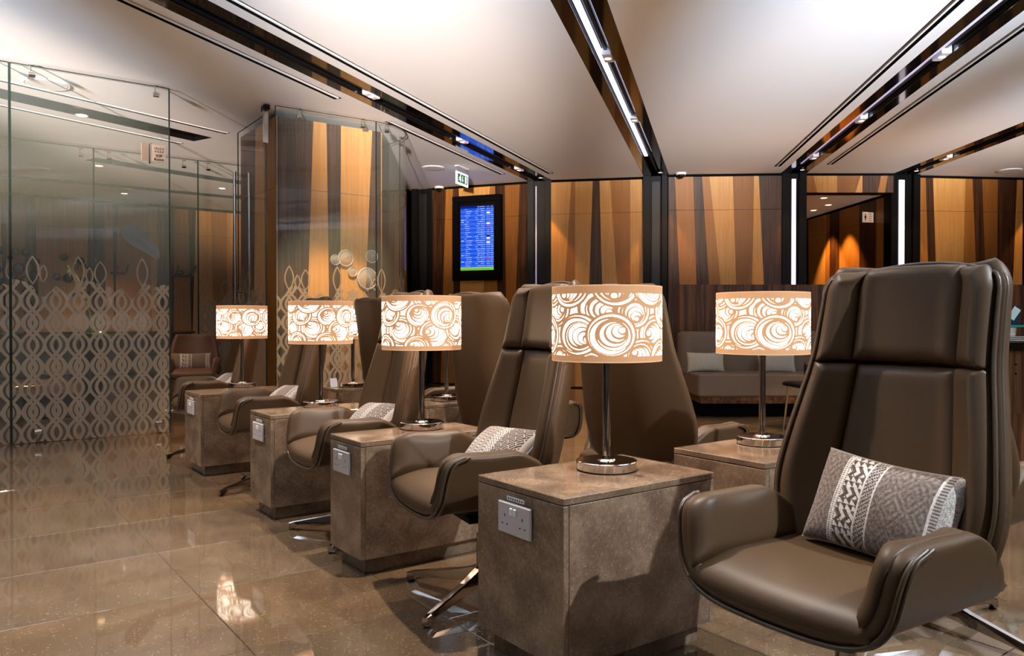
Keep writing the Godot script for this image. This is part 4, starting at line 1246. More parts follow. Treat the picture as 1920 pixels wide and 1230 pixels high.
func build_sofa_side():
	var w := box_part("wall_low", Vector3(5.4, 0.685, -8.99), Vector3(6.97, 1.37, 0.12), M.walnut, self)
	tag(w, "low walnut partition wall behind the long sofa", "wall", "", "structure")
	var px := -3.485
	for k in 9:
		var st := new_st()
		cbox(st, Vector3(px + 0.387, 0.0225, 0.068), Vector3(0.772, 1.412, 0.016), 0.0015)
		part("panel", st, M.walnut, w)
		px += 0.7744
	# an added fill line hidden on top of the low partition brightens the ceiling
	box_part("light_line", Vector3(0, 0.688, 0.0), Vector3(6.6, 0.006, 0.05), M.led_added, w, 0.001)
	var added_cove := AreaLight3D.new()
	added_cove.name = "added_fill_glow"
	added_cove.area_size = Vector2(6.6, 0.05)
	added_cove.light_energy = 2.0
	added_cove.light_color = Color(1.0, 0.80, 0.62)
	added_cove.area_range = 20.0
	added_cove.shadow_enabled = true
	w.add_child(added_cove)
	added_cove.position = Vector3(0, 0.697, 0)
	added_cove.rotation.x = PI / 2
	var t := thing("sofa", "long straight grey-brown leather sofa against the low walnut partition", "sofa", Vector3(3.55, 0, -8.42))
	var L := 3.4
	var st := new_st()
	pad(st, func(u: float, v: float) -> Vector3: return Vector3((u - 0.5) * L, 0.63 + (v - 0.5) * 0.505, -0.30 - 0.03 * v), 20, 14, 0.075, 0.08, 0.06)
	part("backrest", st, M.sofa_leather, t)
	var s2 := new_st()
	cbox(s2, Vector3(0.02, 0.33, 0.03), Vector3(L - 0.10, 0.235, 0.72), 0.018)
	part("seat", s2, M.sofa_leather, t)
	box_part("wood_band", Vector3(0.03, 0.178, 0.03), Vector3(L - 0.14, 0.068, 0.70), M.walnut, t)
	box_part("plinth", Vector3(0.03, 0.072, -0.02), Vector3(L - 0.2, 0.144, 0.60), M.matt_black, t)
	for q in [[Vector3(2.10, 0.55, -8.46), 2, "cream cushion with raised diamond weave, at the sofa's visible end"], [Vector3(2.87, 0.545, -8.46), 3, "cream ribbed cushion in the middle of the sofa, behind the lamp stem"]]:
		var c := thing("cushion", q[2], "cushion", q[0], 0.0, "cushions on the long sofa")
		c.rotation.x = -0.22
		pillow_mesh(c, 0.40, 0.215, 0.055, M["pillow_%d" % q[1]])
	# a black chair whose back shows beside the big armchair
	var b := thing("side_chair", "black side chair whose rounded back shows beside the biggest armchair", "chair", Vector3(2.78, 0, -6.9), 0.1)
	var s3 := new_st()
	pad(s3, func(u: float, v: float) -> Vector3: return Vector3((u - 0.5) * 0.46, 0.53 + (v - 0.5) * 0.21, 0.06 * (2 * u - 1) * (2 * u - 1)), 12, 10, 0.022, 0.022, 0.035)
	part("backrest", s3, M.black, b)
	var s4 := new_st()
	pad(s4, func(u: float, v: float) -> Vector3: return Vector3((u - 0.5) * 0.44, 0.41, -0.03 - v * 0.40), 10, 10, 0.03, 0.02, 0.05)
	part("seat", s4, M.black, b)
	for sx in [-1, 1]:
		for sz in [0, 1]:
			var s5 := new_st()
			tube(s5, [Vector3(sx * 0.17, 0.40, -0.07 - sz * 0.30), Vector3(sx * 0.20, 0.0, -0.03 - sz * 0.38)], 0.011, 10)
			part("leg", s5, M.chrome, b)
		var s6 := new_st()
		tube(s6, [Vector3(sx * 0.15, 0.40, -0.05), Vector3(sx * 0.16, 0.52, 0.0)], 0.010, 8)
		part("back_support", s6, M.chrome, b)
	# serving counter at the edge
	var c := thing("serving_counter", "walnut serving counter with dark slots and a black top, at the edge of the picture", "counter", Vector3(3.83, 0, -5.0))
	box_part("body", Vector3(0, 0.405, -0.35), Vector3(1.30, 0.81, 0.70), M.walnut, c)
	box_part("countertop", Vector3(0, 0.84, -0.35), Vector3(1.34, 0.05, 0.76), M.gloss_black, c)
	box_part("metal_edge", Vector3(0, 0.862, 0.032), Vector3(1.34, 0.006, 0.006), M.steel, c, 0.001)
	for k in 6: box_part("slot", Vector3(0.1, 0.575 - k * 0.072, 0.001), Vector3(1.02, 0.014, 0.006), M.matt_black, c, 0.002)
	for y in [0.66, 0.72, 0.14, 0.08]:
		var s7 := new_st()
		lathe(s7, [Vector2(0, 0), Vector2(0.006, 0), Vector2(0.006, 0.003), Vector2(0, 0.003)], 10)
		part("screw", s7, M.matt_black, c, Vector3(-0.6, y, 0.0)).rotation.x = PI / 2
	var g := thing("glass_shelf", "teal-edged glass shelf raised over the serving counter", "shelf", Vector3(3.83, 0.965, -5.25))
	box_part("pane", Vector3.ZERO, Vector3(1.3, 0.012, 0.42), M.teal_glass, g, 0.001)
	for sx in [-1, 1]:
		var s8 := new_st()
		tube(s8, [Vector3(sx * 0.58, -0.10, 0), Vector3(sx * 0.58, -0.006, 0)], 0.012, 12)
		part("post", s8, M.chrome, g)
	var tb := thing("tumbler", "clear glass tumbler lying beside the white plates on the counter", "glass", Vector3(3.235, 0.90, -5.06))
	var s9 := new_st()
	lathe(s9, [Vector2(0, 0), Vector2(0.026, 0), Vector2(0.032, 0.055), Vector2(0.029, 0.055), Vector2(0.024, 0.006), Vector2(0, 0.006)], 20)
	part("bowl", s9, M.bubble, tb)
	for k in 3:
		var pl := thing("plate", ["white plate at the bottom of the short stack on the counter", "white plate in the middle of the short stack on the counter", "white plate on top of the short stack, under the tumbler"][k], "plate", Vector3(3.29, 0.866 + k * 0.011, -5.06), 0.0, "plates on the counter")
		var sa := new_st()
		lathe(sa, [Vector2(0, 0), Vector2(0.08, 0), Vector2(0.125, 0.008), Vector2(0.125, 0.011), Vector2(0.08, 0.004), Vector2(0, 0.004)], 28)
		part("dish", sa, M.napkin, pl)
	var cd := thing("card_stand", "navy sloping stand holding a white card on the glass shelf", "sign", Vector3(3.30, 0.971, -5.25))
	var sb := new_st()
	prism(sb, [Vector2(-0.06, 0), Vector2(0.10, 0), Vector2(0.10, 0.13), Vector2(0.035, 0.13)], -0.03, 0.03)
	part("stand", sb, M.navy, cd)
	var cc := box_part("card", Vector3(0.058, 0.078, 0.033), Vector3(0.05, 0.085, 0.004), M.napkin, cd)
	cc.rotation.z = -0.6

# ------------------------------------------------------------------ the two rows: armchairs, side tables, lamps

const BY := [0.34, 0.42, 0.50, 0.58, 0.68, 0.80, 0.90, 1.00, 1.09, 1.15]
const BW := [0.180, 0.238, 0.276, 0.290, 0.280, 0.260, 0.243, 0.237, 0.234, 0.232]
const BZ := [-0.205, -0.228, -0.248, -0.265, -0.284, -0.304, -0.318, -0.332, -0.344, -0.351]
const BR := [0.06, 0.10, 0.128, 0.132, 0.126, 0.110, 0.095, 0.085, 0.076, 0.072]

# the middle of the back: s across (-1..1), y up, off forward of it
func back_at(s: float, y: float, off := 0.0) -> Vector3:
	var top := 1.132 + 0.012 * (1.0 - s * s)
	var w := table_of(BY, BW, y)
	var yy := y
	if y > 1.07:      # rounded upper corners
		var k := clampf((y - 1.07) / 0.08, 0.0, 1.0)
		w -= 0.055 * (1.0 - sqrt(maxf(0.0, 1.0 - k * k)))
		yy = y + (top - 1.15) * k
	if y < 0.40:
		var k := clampf((0.40 - y) / 0.06, 0.0, 1.0)
		w -= 0.06 * (1.0 - sqrt(maxf(0.0, 1.0 - k * k)))
	var a := absf(s)
	var g := pow(maxf(0.0, a - 0.30) / 0.70, 1.9)
	var p := Vector3(s * w, yy, table_of(BY, BZ, y) + table_of(BY, BR, y) * g)
	if off != 0.0:
		var slope := 1.9 * pow(maxf(0.0, a - 0.30) / 0.70, 0.9) / 0.70 * table_of(BY, BR, y) / w * signf(s)
		p += Vector3(-slope, 0.13, 1.0).normalized() * off
	return p

const QX := [0.0, 0.25, 0.45, 0.58, 0.70, 0.85, 1.0]
const SX := [0.0, 0.102, 0.180, 0.230, 0.260, 0.277, 0.290]
const SY := [0.356, 0.358, 0.366, 0.387, 0.428, 0.500, 0.566]
const FQ := [0.0, 0.25, 0.45, 0.60, 0.70, 0.78, 0.86, 0.93, 0.97, 1.0]
const FZ := [0.262, 0.260, 0.254, 0.248, 0.243, 0.238, 0.232, 0.222, 0.205, 0.165]
const RZ := [-0.25, -0.25, -0.245, -0.235, -0.215, -0.19, -0.15, -0.105, -0.07, -0.03]

func bowl_at(q: float, z: float, off := 0.0) -> Vector3:    # the bucket: q across (-1..1), off inward
	var a := absf(q)
	var x := table_of(QX, SX, a)
	var y := table_of(QX, SY, a)
	var dx := table_of(QX, SX, minf(1.0, a + 0.02)) - table_of(QX, SX, maxf(0.0, a - 0.02))
	var dy := table_of(QX, SY, minf(1.0, a + 0.02)) - table_of(QX, SY, maxf(0.0, a - 0.02))
	var n := Vector2(-dy, dx).normalized()
	return Vector3((x + n.x * off) * (1.0 if q >= 0 else -1.0), y + n.y * off, z)

func make_chair(label: String, leather: Material, tall := true) -> Node3D:
	var t := thing("lounge_chair", label, "armchair", Vector3.ZERO, 0.0, "high-backed leather armchairs" if tall else "")
	var st := new_st()
	pad(st, func(u: float, v: float) -> Vector3:
		var q := 2.0 * u - 1.0
		return bowl_at(q, lerpf(table_of(FQ, FZ, absf(q)), table_of(FQ, RZ, absf(q)), v), 0.012), 44, 22, 0.022, 0.018, 0.02)
	part("seat_shell", st, leather, t)
	var s2 := new_st()
	pad(s2, func(u: float, v: float) -> Vector3:
		var q := 2.0 * u - 1.0
		var z := lerpf(-0.26, 0.262 - 0.014 * q * q, v)
		var drop := -0.022 * smoothstep(0.72, 1.0, v)
		return Vector3(q * (0.246 - 0.008 * v * v), 0.402 + 0.010 * (1.0 - v) * 0.0 + drop + 0.006 * q * q, z), 22, 22, -0.042, -0.030, 0.07)
	part("seat_cushion", s2, leather, t)
	for sd in [-1.0, 1.0]:
		var s3 := new_st()
		pad(s3, func(u: float, v: float) -> Vector3:
			var q := lerpf(0.60, 1.0, u)
			var z := lerpf(table_of(FQ, FZ, q) + 0.004, table_of(FQ, RZ, q) + 0.008, v)
			return bowl_at(q * sd, z, 0.026), 18, 22, 0.042 * sd, 0.010 * sd, 0.055)
		part("arm_pad", s3, leather, t)
	var sp := new_st()      # the double seam that runs round the bucket
	for k in 2:
		var pts := []
		for i in 61:
			var q := -1.0 + 2.0 * i / 60.0
			pts.append(bowl_at(q, table_of(FQ, FZ, absf(q)) - 0.006 - 0.015 * k, -0.009 - 0.003 * k))
		tube(sp, pts, 0.0055, 6)
	part("seat_piping", sp, M.piping, t)
	if tall:
		var b := new_st()
		pad(b, func(u: float, v: float) -> Vector3: return back_at(2.0 * u - 1.0, lerpf(0.345, 1.149, v)), 34, 40, -0.024, -0.012, 0.022)
		part("back_shell", b, leather, t)
		var panels := [["back_panel", -0.60, 0.60, 0.43, 0.886, 0.026, 0.030], ["headrest", -0.66, 0.66, 0.890, 1.140, 0.040, 0.042]]
		for q in panels:
			var s4 := new_st()
			pad(s4, func(u: float, v: float) -> Vector3: return back_at(lerpf(q[1], q[2], u), lerpf(q[3], q[4], v), q[5]), 22, 20, q[6] * -0.8, -0.03, 0.03)
			part(q[0], s4, leather, t)
		for sd in [-1.0, 1.0]:
			for q in [["side_bolster", 0.585, 0.975, 0.40, 0.887, 0.030, 0.030], ["headrest_wing", 0.645, 0.975, 0.889, 1.136, 0.032, 0.030]]:
				var s5 := new_st()
				pad(s5, func(u: float, v: float) -> Vector3: return back_at(lerpf(q[1], q[2], u) * sd, lerpf(q[3], q[4], v), q[5]), 14, 24, -0.028 * sd, -0.028 * sd, 0.028)
				part(q[0], s5, leather, t)
		var s6 := new_st()
		for k in 2:
			var rim := []
			for i in 25: rim.append(back_at(-0.985, lerpf(0.42, 1.10, i / 24.0), 0.010 - 0.016 * k))
			for i in 13: rim.append(back_at(sin(lerpf(-1.40, 1.40, i / 12.0)), 1.10 + 0.049 * cos(lerpf(-1.2, 1.2, i / 12.0)), 0.010 - 0.016 * k))
			for i in 25: rim.append(back_at(0.985, lerpf(1.10, 0.42, i / 24.0), 0.010 - 0.016 * k))
			tube(s6, rim, 0.0055, 6)
		part("back_piping", s6, M.piping, t)
	else:
		var b := new_st()
		pad(b, func(u: float, v: float) -> Vector3:
			var s := 2.0 * u - 1.0
			var y := lerpf(0.38, 0.84, v)
			var w := lerpf(0.30, 0.235, v) - 0.04 * pow(v, 8.0)
			return Vector3(s * w, y, -0.24 - 0.10 * v + 0.09 * s * s), 22, 18, -0.045, -0.025, 0.045)
		part("backrest", b, leather, t)
	var s7 := new_st()
	lathe(s7, [Vector2(0.0, 0.315), Vector2(0.10, 0.315), Vector2(0.11, 0.334), Vector2(0, 0.348)], 24)
	cbox(s7, Vector3(0, 0.303, -0.02), Vector3(0.16, 0.03, 0.22), 0.006)
	part("seat_mount", s7, M.black, t, Vector3(0, 0, -0.03))
	var s8 := new_st()
	lathe(s8, [Vector2(0.025, 0.10), Vector2(0.025, 0.23), Vector2(0.021, 0.232), Vector2(0.017, 0.232), Vector2(0.017, 0.315)], 24)
	part("column", s8, M.steel, t, Vector3(0, 0, -0.03))
	var s9 := new_st()
	lathe(s9, [Vector2(0, 0.052), Vector2(0.034, 0.052), Vector2(0.040, 0.062), Vector2(0.038, 0.112), Vector2(0.028, 0.120), Vector2(0.0, 0.120)], 24)
	part("hub", s9, M.chrome, t, Vector3(0, 0, -0.03))
	for k in 4:
		var sl := new_st()
		# a tapering blade: broad flat top, sloping from the hub to a small foot
		var sec := [[0.030, 0.113, 0.058, 0.026], [0.13, 0.083, 0.046, 0.021], [0.30, 0.046, 0.026, 0.015], [0.322, 0.041, 0.006, 0.0145], [0.345, 0.034, 0.006, 0.013]]
		var rings := []
		for c in sec: rings.append([Vector3(-c[3], c[2], c[0]), Vector3(c[3], c[2], c[0]), Vector3(c[3] * 0.8, c[1] - 0.004, c[0]), Vector3(c[3] * 0.5, c[1], c[0]), Vector3(-c[3] * 0.5, c[1], c[0]), Vector3(-c[3] * 0.8, c[1] - 0.004, c[0])])
		for i in rings.size() - 1:
			for j in 6: quad(sl, rings[i][j], rings[i][(j + 1) % 6], rings[i + 1][(j + 1) % 6], rings[i + 1][j])
		for j in range(1, 5):
			tri(sl, rings[0][0], rings[0][j + 1], rings[0][j])
			tri(sl, rings[-1][0], rings[-1][j], rings[-1][j + 1])
		var leg := part("leg", sl, M.chrome, t, Vector3(0, 0, -0.03))
		leg.rotation.y = PI / 2 * k
		var sg := new_st()
		lathe(sg, [Vector2(0, 0), Vector2(0.012, 0.0), Vector2(0.012, 0.008), Vector2(0, 0.008)], 14)
		part("glide", sg, M.matt_black, leg, Vector3(0, 0, 0.332))
	return t

func turn_legs(chair: Node3D, by: float) -> void:
	var k := 0
	for c in chair.get_children():
		if c.name.begins_with("leg"):
			c.rotation.y = by + PI / 2 * k
			k += 1

func pillow_mesh(t: Node3D, w: float, h: float, th: float, mat: Material) -> void:
	var st := new_st()
	var N := 20
	var K := 14
	st.set_smooth_group(1)
	for side in [1.0, -1.0]:
		var g := []
		for i in N + 1:
			var row := []
			for j in K + 1:
				var u := -cos(PI * i / N)
				var v := -cos(PI * j / K)
				var e := pow(maxf(0.0, (1.0 - u * u) * (1.0 - v * v)), 0.36)
				var pinch_x := 1.0 - 0.05 * (1.0 - v * v)
				var pinch_y := 1.0 - 0.09 * (1.0 - u * u)
				row.append([Vector3(u * w / 2 * pinch_x, v * h / 2 * pinch_y, side * th * e + 0.002 * sin(u * 7.0 + v * 5.0) * e), Vector2(0.5 + u / 2, 0.5 - v / 2)])
			g.append(row)
		for i in N:
			for j in K:
				var q := [g[i][j], g[i + 1][j], g[i + 1][j + 1], g[i][j + 1]]
				if side < 0: q = [q[3], q[2], q[1], q[0]]
				uvquad(st, [q[0][0], q[1][0], q[2][0], q[3][0]], [q[0][1], q[1][1], q[2][1], q[3][1]])
	part("cover", st, mat, t)
	var sp := new_st()
	var rim := []
	for k in 65:
		var a := TAU * k / 64.0
		var c := Vector2(cos(a), sin(a))
		var m := maxf(absf(c.x), absf(c.y))
		c /= m
		rim.append(Vector3(c.x * w / 2 * (1.0 - 0.05 * (1.0 - c.y * c.y)), c.y * h / 2 * (1.0 - 0.09 * (1.0 - c.x * c.x)), 0))
	tube(sp, rim, 0.0035, 5, false)
	part("seam", sp, mat, t)

func make_table(label: String, a: float, b: float, w: float, sockets: bool, mat: int, flip: bool) -> Node3D:
	# the thing stands at its front corner on the -a side; local x along -a, z along -b
	var D := 0.613
	var t := ab_node("side_table", label, "side table", a + w / 2, b + D / 2, 0, PI if flip else 0.0, "marble side tables")
	var m: Material = M["marble_%d" % mat]
	box_part("plinth", Vector3(0, 0.0325, 0), Vector3(w - 0.07, 0.065, D - 0.07), M.marble_1, t, 0.002)
	# the four cladding slabs of the box and its top slab
	var hgt := TABLE - 0.022 - 0.065
	for sd in [-1, 1]:
		box_part("front_slab" if sd > 0 else "rear_slab", Vector3(0, 0.065 + hgt / 2, sd * (D / 2 - 0.010)), Vector3(w - 0.001, hgt - 0.001, 0.020), m, t, 0.002)
		box_part("side_slab", Vector3(sd * (w / 2 - 0.010), 0.065 + hgt / 2, 0), Vector3(0.020, hgt - 0.001, D - 0.041), m, t, 0.0015)
	box_part("core", Vector3(0, 0.29, 0), Vector3(w - 0.042, hgt - 0.01, D - 0.042), M.matt_black, t, 0.002)
	box_part("top_slab", Vector3(0, TABLE - 0.0105, 0), Vector3(w, 0.021, D), m, t, 0.0025)
	if sockets:
		var sx := w * 0.5 - 0.21 + (0.0 if w > 0.35 else 0.045)
		var s := box_part("socket_plate", Vector3(sx, 0.43, D / 2 + 0.005), Vector3(0.156, 0.092, 0.010), M.white_plastic, t, 0.004)
		for k in [-1, 1]:
			box_part("switch", Vector3(k * 0.009, 0.022, 0.007), Vector3(0.012, 0.022, 0.006), M.white, s, 0.002)
			for q in [[0.0, 0.012, 0.004, 0.009], [-0.011, -0.013, 0.006, 0.004], [0.011, -0.013, 0.006, 0.004]]:
				box_part("pin_hole", Vector3(k * 0.042 + q[0], q[1] - 0.004, 0.0048), Vector3(q[2], q[3], 0.001), M.matt_black, s, 0.0003)
		var lb := box_part("socket_label", Vector3(sx - 0.002, 0.4865, D / 2 + 0.001), Vector3(0.082, 0.012, 0.002), M.white, t, 0.0005)
		for k in 7: box_part("lettering", Vector3(-0.032 + k * 0.0107, 0, 0.0012), Vector3(0.0055, 0.005, 0.0006), M.ink, lb, 0.0002)
	return t

func make_lamp(label: String) -> Node3D:
	var t := thing("table_lamp", label, "lamp", Vector3.ZERO, 0.0, "rose-cut table lamps")
	var s1 := new_st()
	lathe(s1, [Vector2(0, 0.0), Vector2(0.094, 0.0), Vector2(0.094, 0.004)], 48)
	part("foot_pad", s1, M.matt_black, t)
	var s2 := new_st()
	lathe(s2, [Vector2(0.094, 0.003), Vector2(0.0955, 0.005), Vector2(0.0955, 0.029), Vector2(0.0935, 0.031), Vector2(0.03, 0.0315), Vector2(0.026, 0.036), Vector2(0, 0.036)], 48)
	part("base", s2, M.chrome, t)
	var s3 := new_st()
	lathe(s3, [Vector2(0.0125, 0.03), Vector2(0.0125, 0.44), Vector2(0.006, 0.442), Vector2(0.006, 0.47), Vector2(0, 0.47)], 24)
	part("pole", s3, M.chrome, t)
	var sh := new_st()
	sh.set_smooth_group(1)
	var R := 0.173
	var N := 72
	for i in N:
		var a0 := TAU * i / N
		var a1 := TAU * (i + 1) / N
		var p0 := Vector3(sin(a0), 0, cos(a0)) * R
		var p1 := Vector3(sin(a1), 0, cos(a1)) * R
		var y0 := Vector3(0, 0.346, 0)
		var y1 := Vector3(0, 0.578, 0)
		var u0 := float(i) / N
		var u1 := float(i + 1) / N
		uvquad(sh, [p0 + y0, p1 + y0, p1 + y1, p0 + y1], [Vector2(u0, 1), Vector2(u1, 1), Vector2(u1, 0), Vector2(u0, 0)])
		uvquad(sh, [p1 * 0.988 + y0, p0 * 0.988 + y0, p0 * 0.988 + y1, p1 * 0.988 + y1], [Vector2(u1, 1), Vector2(u0, 1), Vector2(u0, 0), Vector2(u1, 0)])
	var shade := part("lamp_shade", sh, M.shade, t)
	var s4 := new_st()
	for k in 3:
		var a := TAU * k / 3.0
		tube(s4, [Vector3(0, 0.45, 0), Vector3(sin(a) * R * 0.985, 0.50, cos(a) * R * 0.985)], 0.002, 6)
	part("spider", s4, M.chrome, shade)
	var s5 := new_st()
	lathe(s5, [Vector2(0, 0.455), Vector2(0.016, 0.46), Vector2(0.03, 0.495), Vector2(0.022, 0.52), Vector2(0, 0.53)], 20, Vector3.ZERO, true)
	part("bulb", s5, M.bulb, shade)
	var o := OmniLight3D.new()
	o.name = "bulb_light"
	t.add_child(o)
	o.position = Vector3(0, 0.495, 0)
	o.light_energy = 0.07
	o.light_color = Color(1.0, 0.80, 0.58)
	o.light_size = 0.03
	o.omni_range = 20.0
	o.omni_attenuation = 2.0
	o.shadow_enabled = true
	return t

func build_rows():
	# side tables: near row, then far row
	var T := [[0.0, 0.0, 0.406, true, 0, "nearest marble side table with a double socket, beside the biggest armchair"], [1.2034, -0.01, 0.290, true, 0, "narrow marble side table with a double socket, second along the near row"], [2.2551, 0.003, 0.311, true, 1, "narrow marble side table with a double socket, third along the near row"], [3.6024, 0.022, 0.388, true, 2, "marble side table with a double socket, last of the near row towards the glass"],
		[-0.005, 0.868, 0.400, false, 0, "marble side table of the far row, right behind the nearest one, no socket showing"], [2.215, 0.87, 0.32, false, 1, "marble side table of the far row, seen past the stem of the second nearest lamp"], [3.445, 0.875, 0.26, false, 2, "marble side table of the far row, seen past the stem of the third lamp"]]
	for q in T: make_table(q[5], q[0], q[1], q[2], q[3], q[4], not q[3])
	# lamps stand on the tables
	var lamp := make_lamp("largest glowing table lamp with a rose-cut shade, on the nearest side table")
	lamp.position = AB(0.232, 0.374, TABLE)
	lamp.rotation.y = 2.4
	var sh: Node3D = lamp.get_node("lamp_shade")
	for q in [[1.405, 0.377, "second glowing lamp of the near row, with a dark seam in its rose-cut shade", 0.35], [2.496, 0.369, "third glowing lamp of the near row, with a seam near the middle of its shade", 0.75], [4.05, 0.427, "smallest-looking glowing lamp of the near row, in front of the glass pillar corner", 0.35], [0.255, 1.21, "glowing rose-cut lamp of the far row, beside the biggest armchair's headrest", 2.4], [2.37, 1.10, "lamp of the far row whose chrome foot shows past the second lamp's stem", 1.0], [3.575, 1.06, "lamp of the far row whose chrome foot shows past the third lamp's stem", 1.0]]:
		dup(lamp, "table_lamp", AB(q[0], q[1], TABLE), q[3], q[2], "rose-cut table lamps")
	sh.basis = Basis(Vector3(0, 0, 1), deg_to_rad(-1.6)).rotated(Vector3.UP, -lamp.rotation.y) if false else sh.basis
	# armchairs
	var chair := make_chair("biggest brown leather high-backed armchair, closest to the lens, with a white-banded cushion", M.leather)
	chair.position = AB(-0.572, 0.352)
	chair.rotation.y = PHI + deg_to_rad(-4.0)
	turn_legs(chair, 0.5)
	var C := [[0.762, 0.23, -11.0, 0.58, "brown leather armchair between the nearest lamp and the second lamp, facing the glass room"], [1.82, 0.24, -7.0, 0.9, "brown leather armchair just beyond the second lamp of the near row"], [3.07, 0.27, -7.0, 0.35, "brown leather armchair just beyond the third lamp of the near row"], [4.46, 0.32, -9.0, 0.2, "last brown leather armchair of the near row, by the frosted glass"],
		[0.765, 1.20, 184.0, 0.15, "brown leather armchair seen from behind, back to the nearest lamp"], [1.85, 1.22, 187.0, 0.2, "brown leather armchair seen from behind, below the screen"], [2.99, 1.22, 184.0, 0.2, "brown leather armchair seen from behind, between the third and second lamps"], [-0.345, 1.319, 180.0, -0.15, "brown leather armchair of the far row, mostly hidden behind the biggest armchair"]]
	for q in C:
		var o := dup(chair, "lounge_chair", AB(q[0], q[1]), PHI + deg_to_rad(q[2]), q[4], "high-backed leather armchairs")
		turn_legs(o, q[3])
	var low := make_chair("low-backed reddish-brown leather armchair by the glass, facing the lens, with a dark cushion", M.rose_leather, false)
	low.name = "tub_chair"
	low.position = Vector3(-3.72, 0, -9.1)
	low.rotation.y = 0.32
	# cushions on the chairs
	var K := [[-0.572, 0.352, -4.0, 0, 0.36, "taupe woven cushion with a white geometric band, on the biggest armchair"], [0.762, 0.23, -11.0, 1, 0.40, "pale rippled cushion with a dark key-pattern end, on the second armchair"], [1.82, 0.24, -7.0, 1, 0.40, "rippled cushion with a dark key-pattern end, on the third armchair of the near row"], [3.07, 0.27, -7.0, 0, 0.40, "striped pale and dark cushion on the fourth armchair of the near row"], [4.46, 0.32, -9.0, 1, 0.40, "pale cushion on the last armchair of the near row"]]
	for q in K:
		var turn: float = PHI + deg_to_rad(q[2])
		var b := Basis(Vector3.UP, turn)
		var c := thing("cushion", q[5], "cushion", AB(q[0], q[1]) + b * (Vector3(0.035, 0.553, -0.115) if q[4] < 0.38 else Vector3(0.0, 0.515, -0.09)), turn, "cushions on the armchairs")
		c.basis = b * Basis(Vector3.RIGHT, -0.42 if q[4] < 0.38 else -0.80) * Basis(Vector3.BACK, -0.06 if q[4] < 0.38 else 0.10)
		pillow_mesh(c, q[4], 0.235, 0.062, M["pillow_%d" % q[3]])
	var c2 := thing("cushion", "dark cushion with a pale band, on the low-backed chair by the glass", "cushion", Vector3(-3.72, 0.52, -9.1) + Basis(Vector3.UP, 0.32) * Vector3(-0.03, 0, -0.10), 0.32, "cushions on the armchairs")
	c2.basis = Basis(Vector3.UP, 0.32) * Basis(Vector3.RIGHT, -0.3)
	pillow_mesh(c2, 0.44, 0.20, 0.055, M.pillow_0)

# ------------------------------------------------------------------ small things: signs, cards, plant

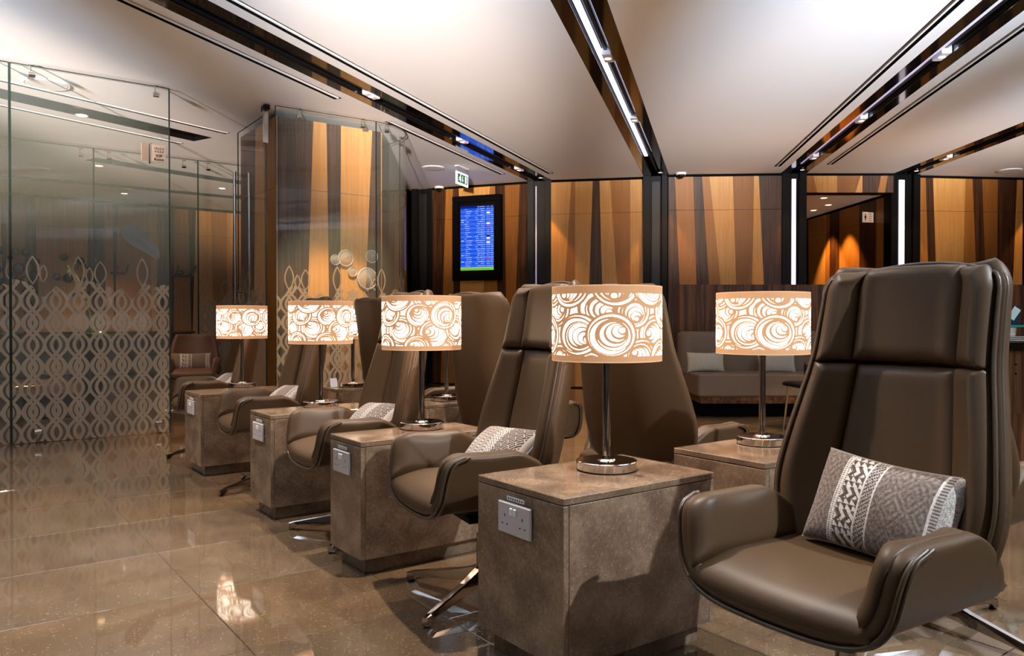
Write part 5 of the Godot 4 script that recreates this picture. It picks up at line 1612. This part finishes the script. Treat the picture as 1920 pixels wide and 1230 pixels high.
func build_small_things():
	# exit sign, hung from the ceiling
	var a := deg_to_rad(21.6)
	var t := thing("exit_sign", "small lit green exit sign with a running figure, arrow and door, hung from the ceiling", "sign", Vector3(-0.685, 2.935, -10.69), 0.0)
	t.rotation.y = PI / 2 - a
	box_part("case", Vector3(0, 0, 0), Vector3(0.375, 0.175, 0.020), M.sign_white, t, 0.004)
	box_part("green_field", Vector3(0, 0, 0.011), Vector3(0.30, 0.115, 0.003), M.sign_green, t, 0.0005)
	var man := new_st()
	lathe(man, [Vector2(0, -0.002), Vector2(0.011, -0.002), Vector2(0.011, 0.002), Vector2(0, 0.002)], 12, Vector3(0, 0, 0))
	var head := part("figure_head", man, M.sign_white, t, Vector3(-0.070, 0.040, 0.0135))
	head.rotation.x = PI / 2
	var fg := new_st()
	for q in [[[-0.078, 0.026], [-0.083, -0.004]], [[-0.083, -0.004], [-0.060, -0.022]], [[-0.060, -0.022], [-0.072, -0.048]], [[-0.084, -0.004], [-0.100, -0.026]], [[-0.100, -0.026], [-0.125, -0.028]], [[-0.078, 0.024], [-0.102, 0.012]], [[-0.102, 0.012], [-0.112, -0.006]], [[-0.076, 0.022], [-0.055, 0.004]]]:
		tube(fg, [Vector3(q[0][0], q[0][1], 0.0135), Vector3(q[1][0], q[1][1], 0.0135)], 0.0065, 6)
	part("figure", fg, M.sign_white, t)
	var ar := new_st()
	prism(ar, [Vector2(-0.006, 0.042), Vector2(-0.006, -0.014), Vector2(-0.024, -0.010), Vector2(0, -0.045), Vector2(0.024, -0.010), Vector2(0.006, -0.014), Vector2(0.006, 0.042)], 0.0125, 0.0145)
	part("arrow", ar, M.sign_white, t)
	box_part("door_mark", Vector3(0.095, 0.0, 0.0135), Vector3(0.05, 0.095, 0.002), M.sign_white, t, 0.0003)
	box_part("ceiling_plate", Vector3(0, 0.158, 0), Vector3(0.34, 0.014, 0.06), M.white, t, 0.002)
	for sd in [-1, 1]:
		var st := new_st()
		tube(st, [Vector3(sd * 0.14, 0.085, 0), Vector3(sd * 0.14, 0.155, 0)], 0.003, 6)
		part("rod", st, M.steel, t)
	# washroom sign in the passage
	var w := thing("washroom_sign", "grey flag sign with a black figure beside the passage opening", "sign", Vector3(5.27, 2.53, -11.55), 0.25)
	box_part("leaf", Vector3(-0.055, 0, 0), Vector3(0.10, 0.155, 0.008), M.sign_card, w, 0.001)
	var fs := new_st()
	prism(fs, [Vector2(-0.008, -0.05), Vector2(0.008, -0.05), Vector2(0.006, -0.02), Vector2(0.022, 0.0), Vector2(0.008, 0.022), Vector2(-0.008, 0.022), Vector2(-0.022, 0.0), Vector2(-0.006, -0.02)], 0.004, 0.006)
	prism(fs, [Vector2(-0.008, 0.026), Vector2(0.008, 0.026), Vector2(0.010, 0.038), Vector2(0, 0.046), Vector2(-0.010, 0.038)], 0.004, 0.006)
	part("figure", fs, M.ink, w, Vector3(-0.055, 0, 0))
	var lf := box_part("leaf", Vector3(0.045, 0, -0.01), Vector3(0.10, 0.15, 0.006), M.sign_card, w, 0.001)
	for k in 4: box_part("lettering", Vector3(-0.01 + 0.006 * (k % 2), 0.05 - k * 0.033, 0.004), Vector3(0.045, 0.007, 0.002), M.ink, lf, 0.0005)
	var kb := thing("wall_fitting", "tiny chrome fitting on the dark stripe left of the low walnut partition", "fitting", Vector3(2.385, 1.12, -11.215), 0.0)
	var ks := new_st()
	lathe(ks, [Vector2(0, 0), Vector2(0.035, 0), Vector2(0.035, 0.006), Vector2(0.014, 0.012), Vector2(0.014, 0.03), Vector2(0.026, 0.034), Vector2(0.026, 0.05), Vector2(0, 0.054)], 20)
	part("stem", ks, M.chrome, kb).rotation.x = PI / 2
	# tent cards on the far row
	for q in [[3.62, 0.93, 0.5, "small white tent card on the far table past the third lamp's stem"], [2.60, 1.9, 0.2, "white tent card standing on a low table beyond the far row"]]:
		var c := thing("tent_card", q[3], "card", AB(q[0], q[1], TABLE + 0.001), q[2])
		for sd in [-1, 1]:
			var p := box_part("leaf", Vector3(0, 0.032, sd * 0.013), Vector3(0.05, 0.066, 0.0015), M.napkin, c, 0.0004)
			p.rotation.x = -sd * 0.38
	var lt := ab_node("low_table", "small dark table carrying a tent card beyond the far row", "table", 2.60, 1.9, 0.0, 0.3)
	box_part("top", Vector3(0, TABLE - 0.015, 0), Vector3(0.4, 0.03, 0.4), M.walnut, lt)
	var lg := new_st()
	lathe(lg, [Vector2(0, 0), Vector2(0.16, 0), Vector2(0.16, 0.012), Vector2(0.02, 0.02), Vector2(0.02, TABLE - 0.03), Vector2(0, TABLE - 0.03)], 24)
	part("pedestal", lg, M.steel, lt)
	# grass in a tall planter behind the third chair
	var pl := thing("planter", "tall planter with bright green grass blades showing over a chair back", "plant", Vector3(-1.14, 0, -7.95))
	var ps := new_st()
	lathe(ps, [Vector2(0, 0), Vector2(0.11, 0), Vector2(0.15, 0.98), Vector2(0.135, 0.98), Vector2(0.13, 0.94), Vector2(0, 0.94)], 24)
	part("pot", ps, M.black, pl)
	var rng := RandomNumberGenerator.new()
	rng.seed = 3
	for k in 16:
		var bs := new_st()
		var an := rng.randf() * TAU
		var L := rng.randf_range(0.30, 0.44)
		var lean := rng.randf_range(0.05, 0.24)
		var d := Vector3(cos(an), 0, sin(an))
		var sx := Vector3(-sin(an), 0, cos(an))
		pad(bs, func(u: float, v: float) -> Vector3: return Vector3(0, 0.94 + L * v - 0.12 * v * v * lean / 0.24, 0) + d * (0.03 + lean * v * v) + sx * (u - 0.5) * 0.016 * (1.02 - v), 2, 8, 0.001, 0.001, 0.006)
		part("blade", bs, M.leaf, pl)
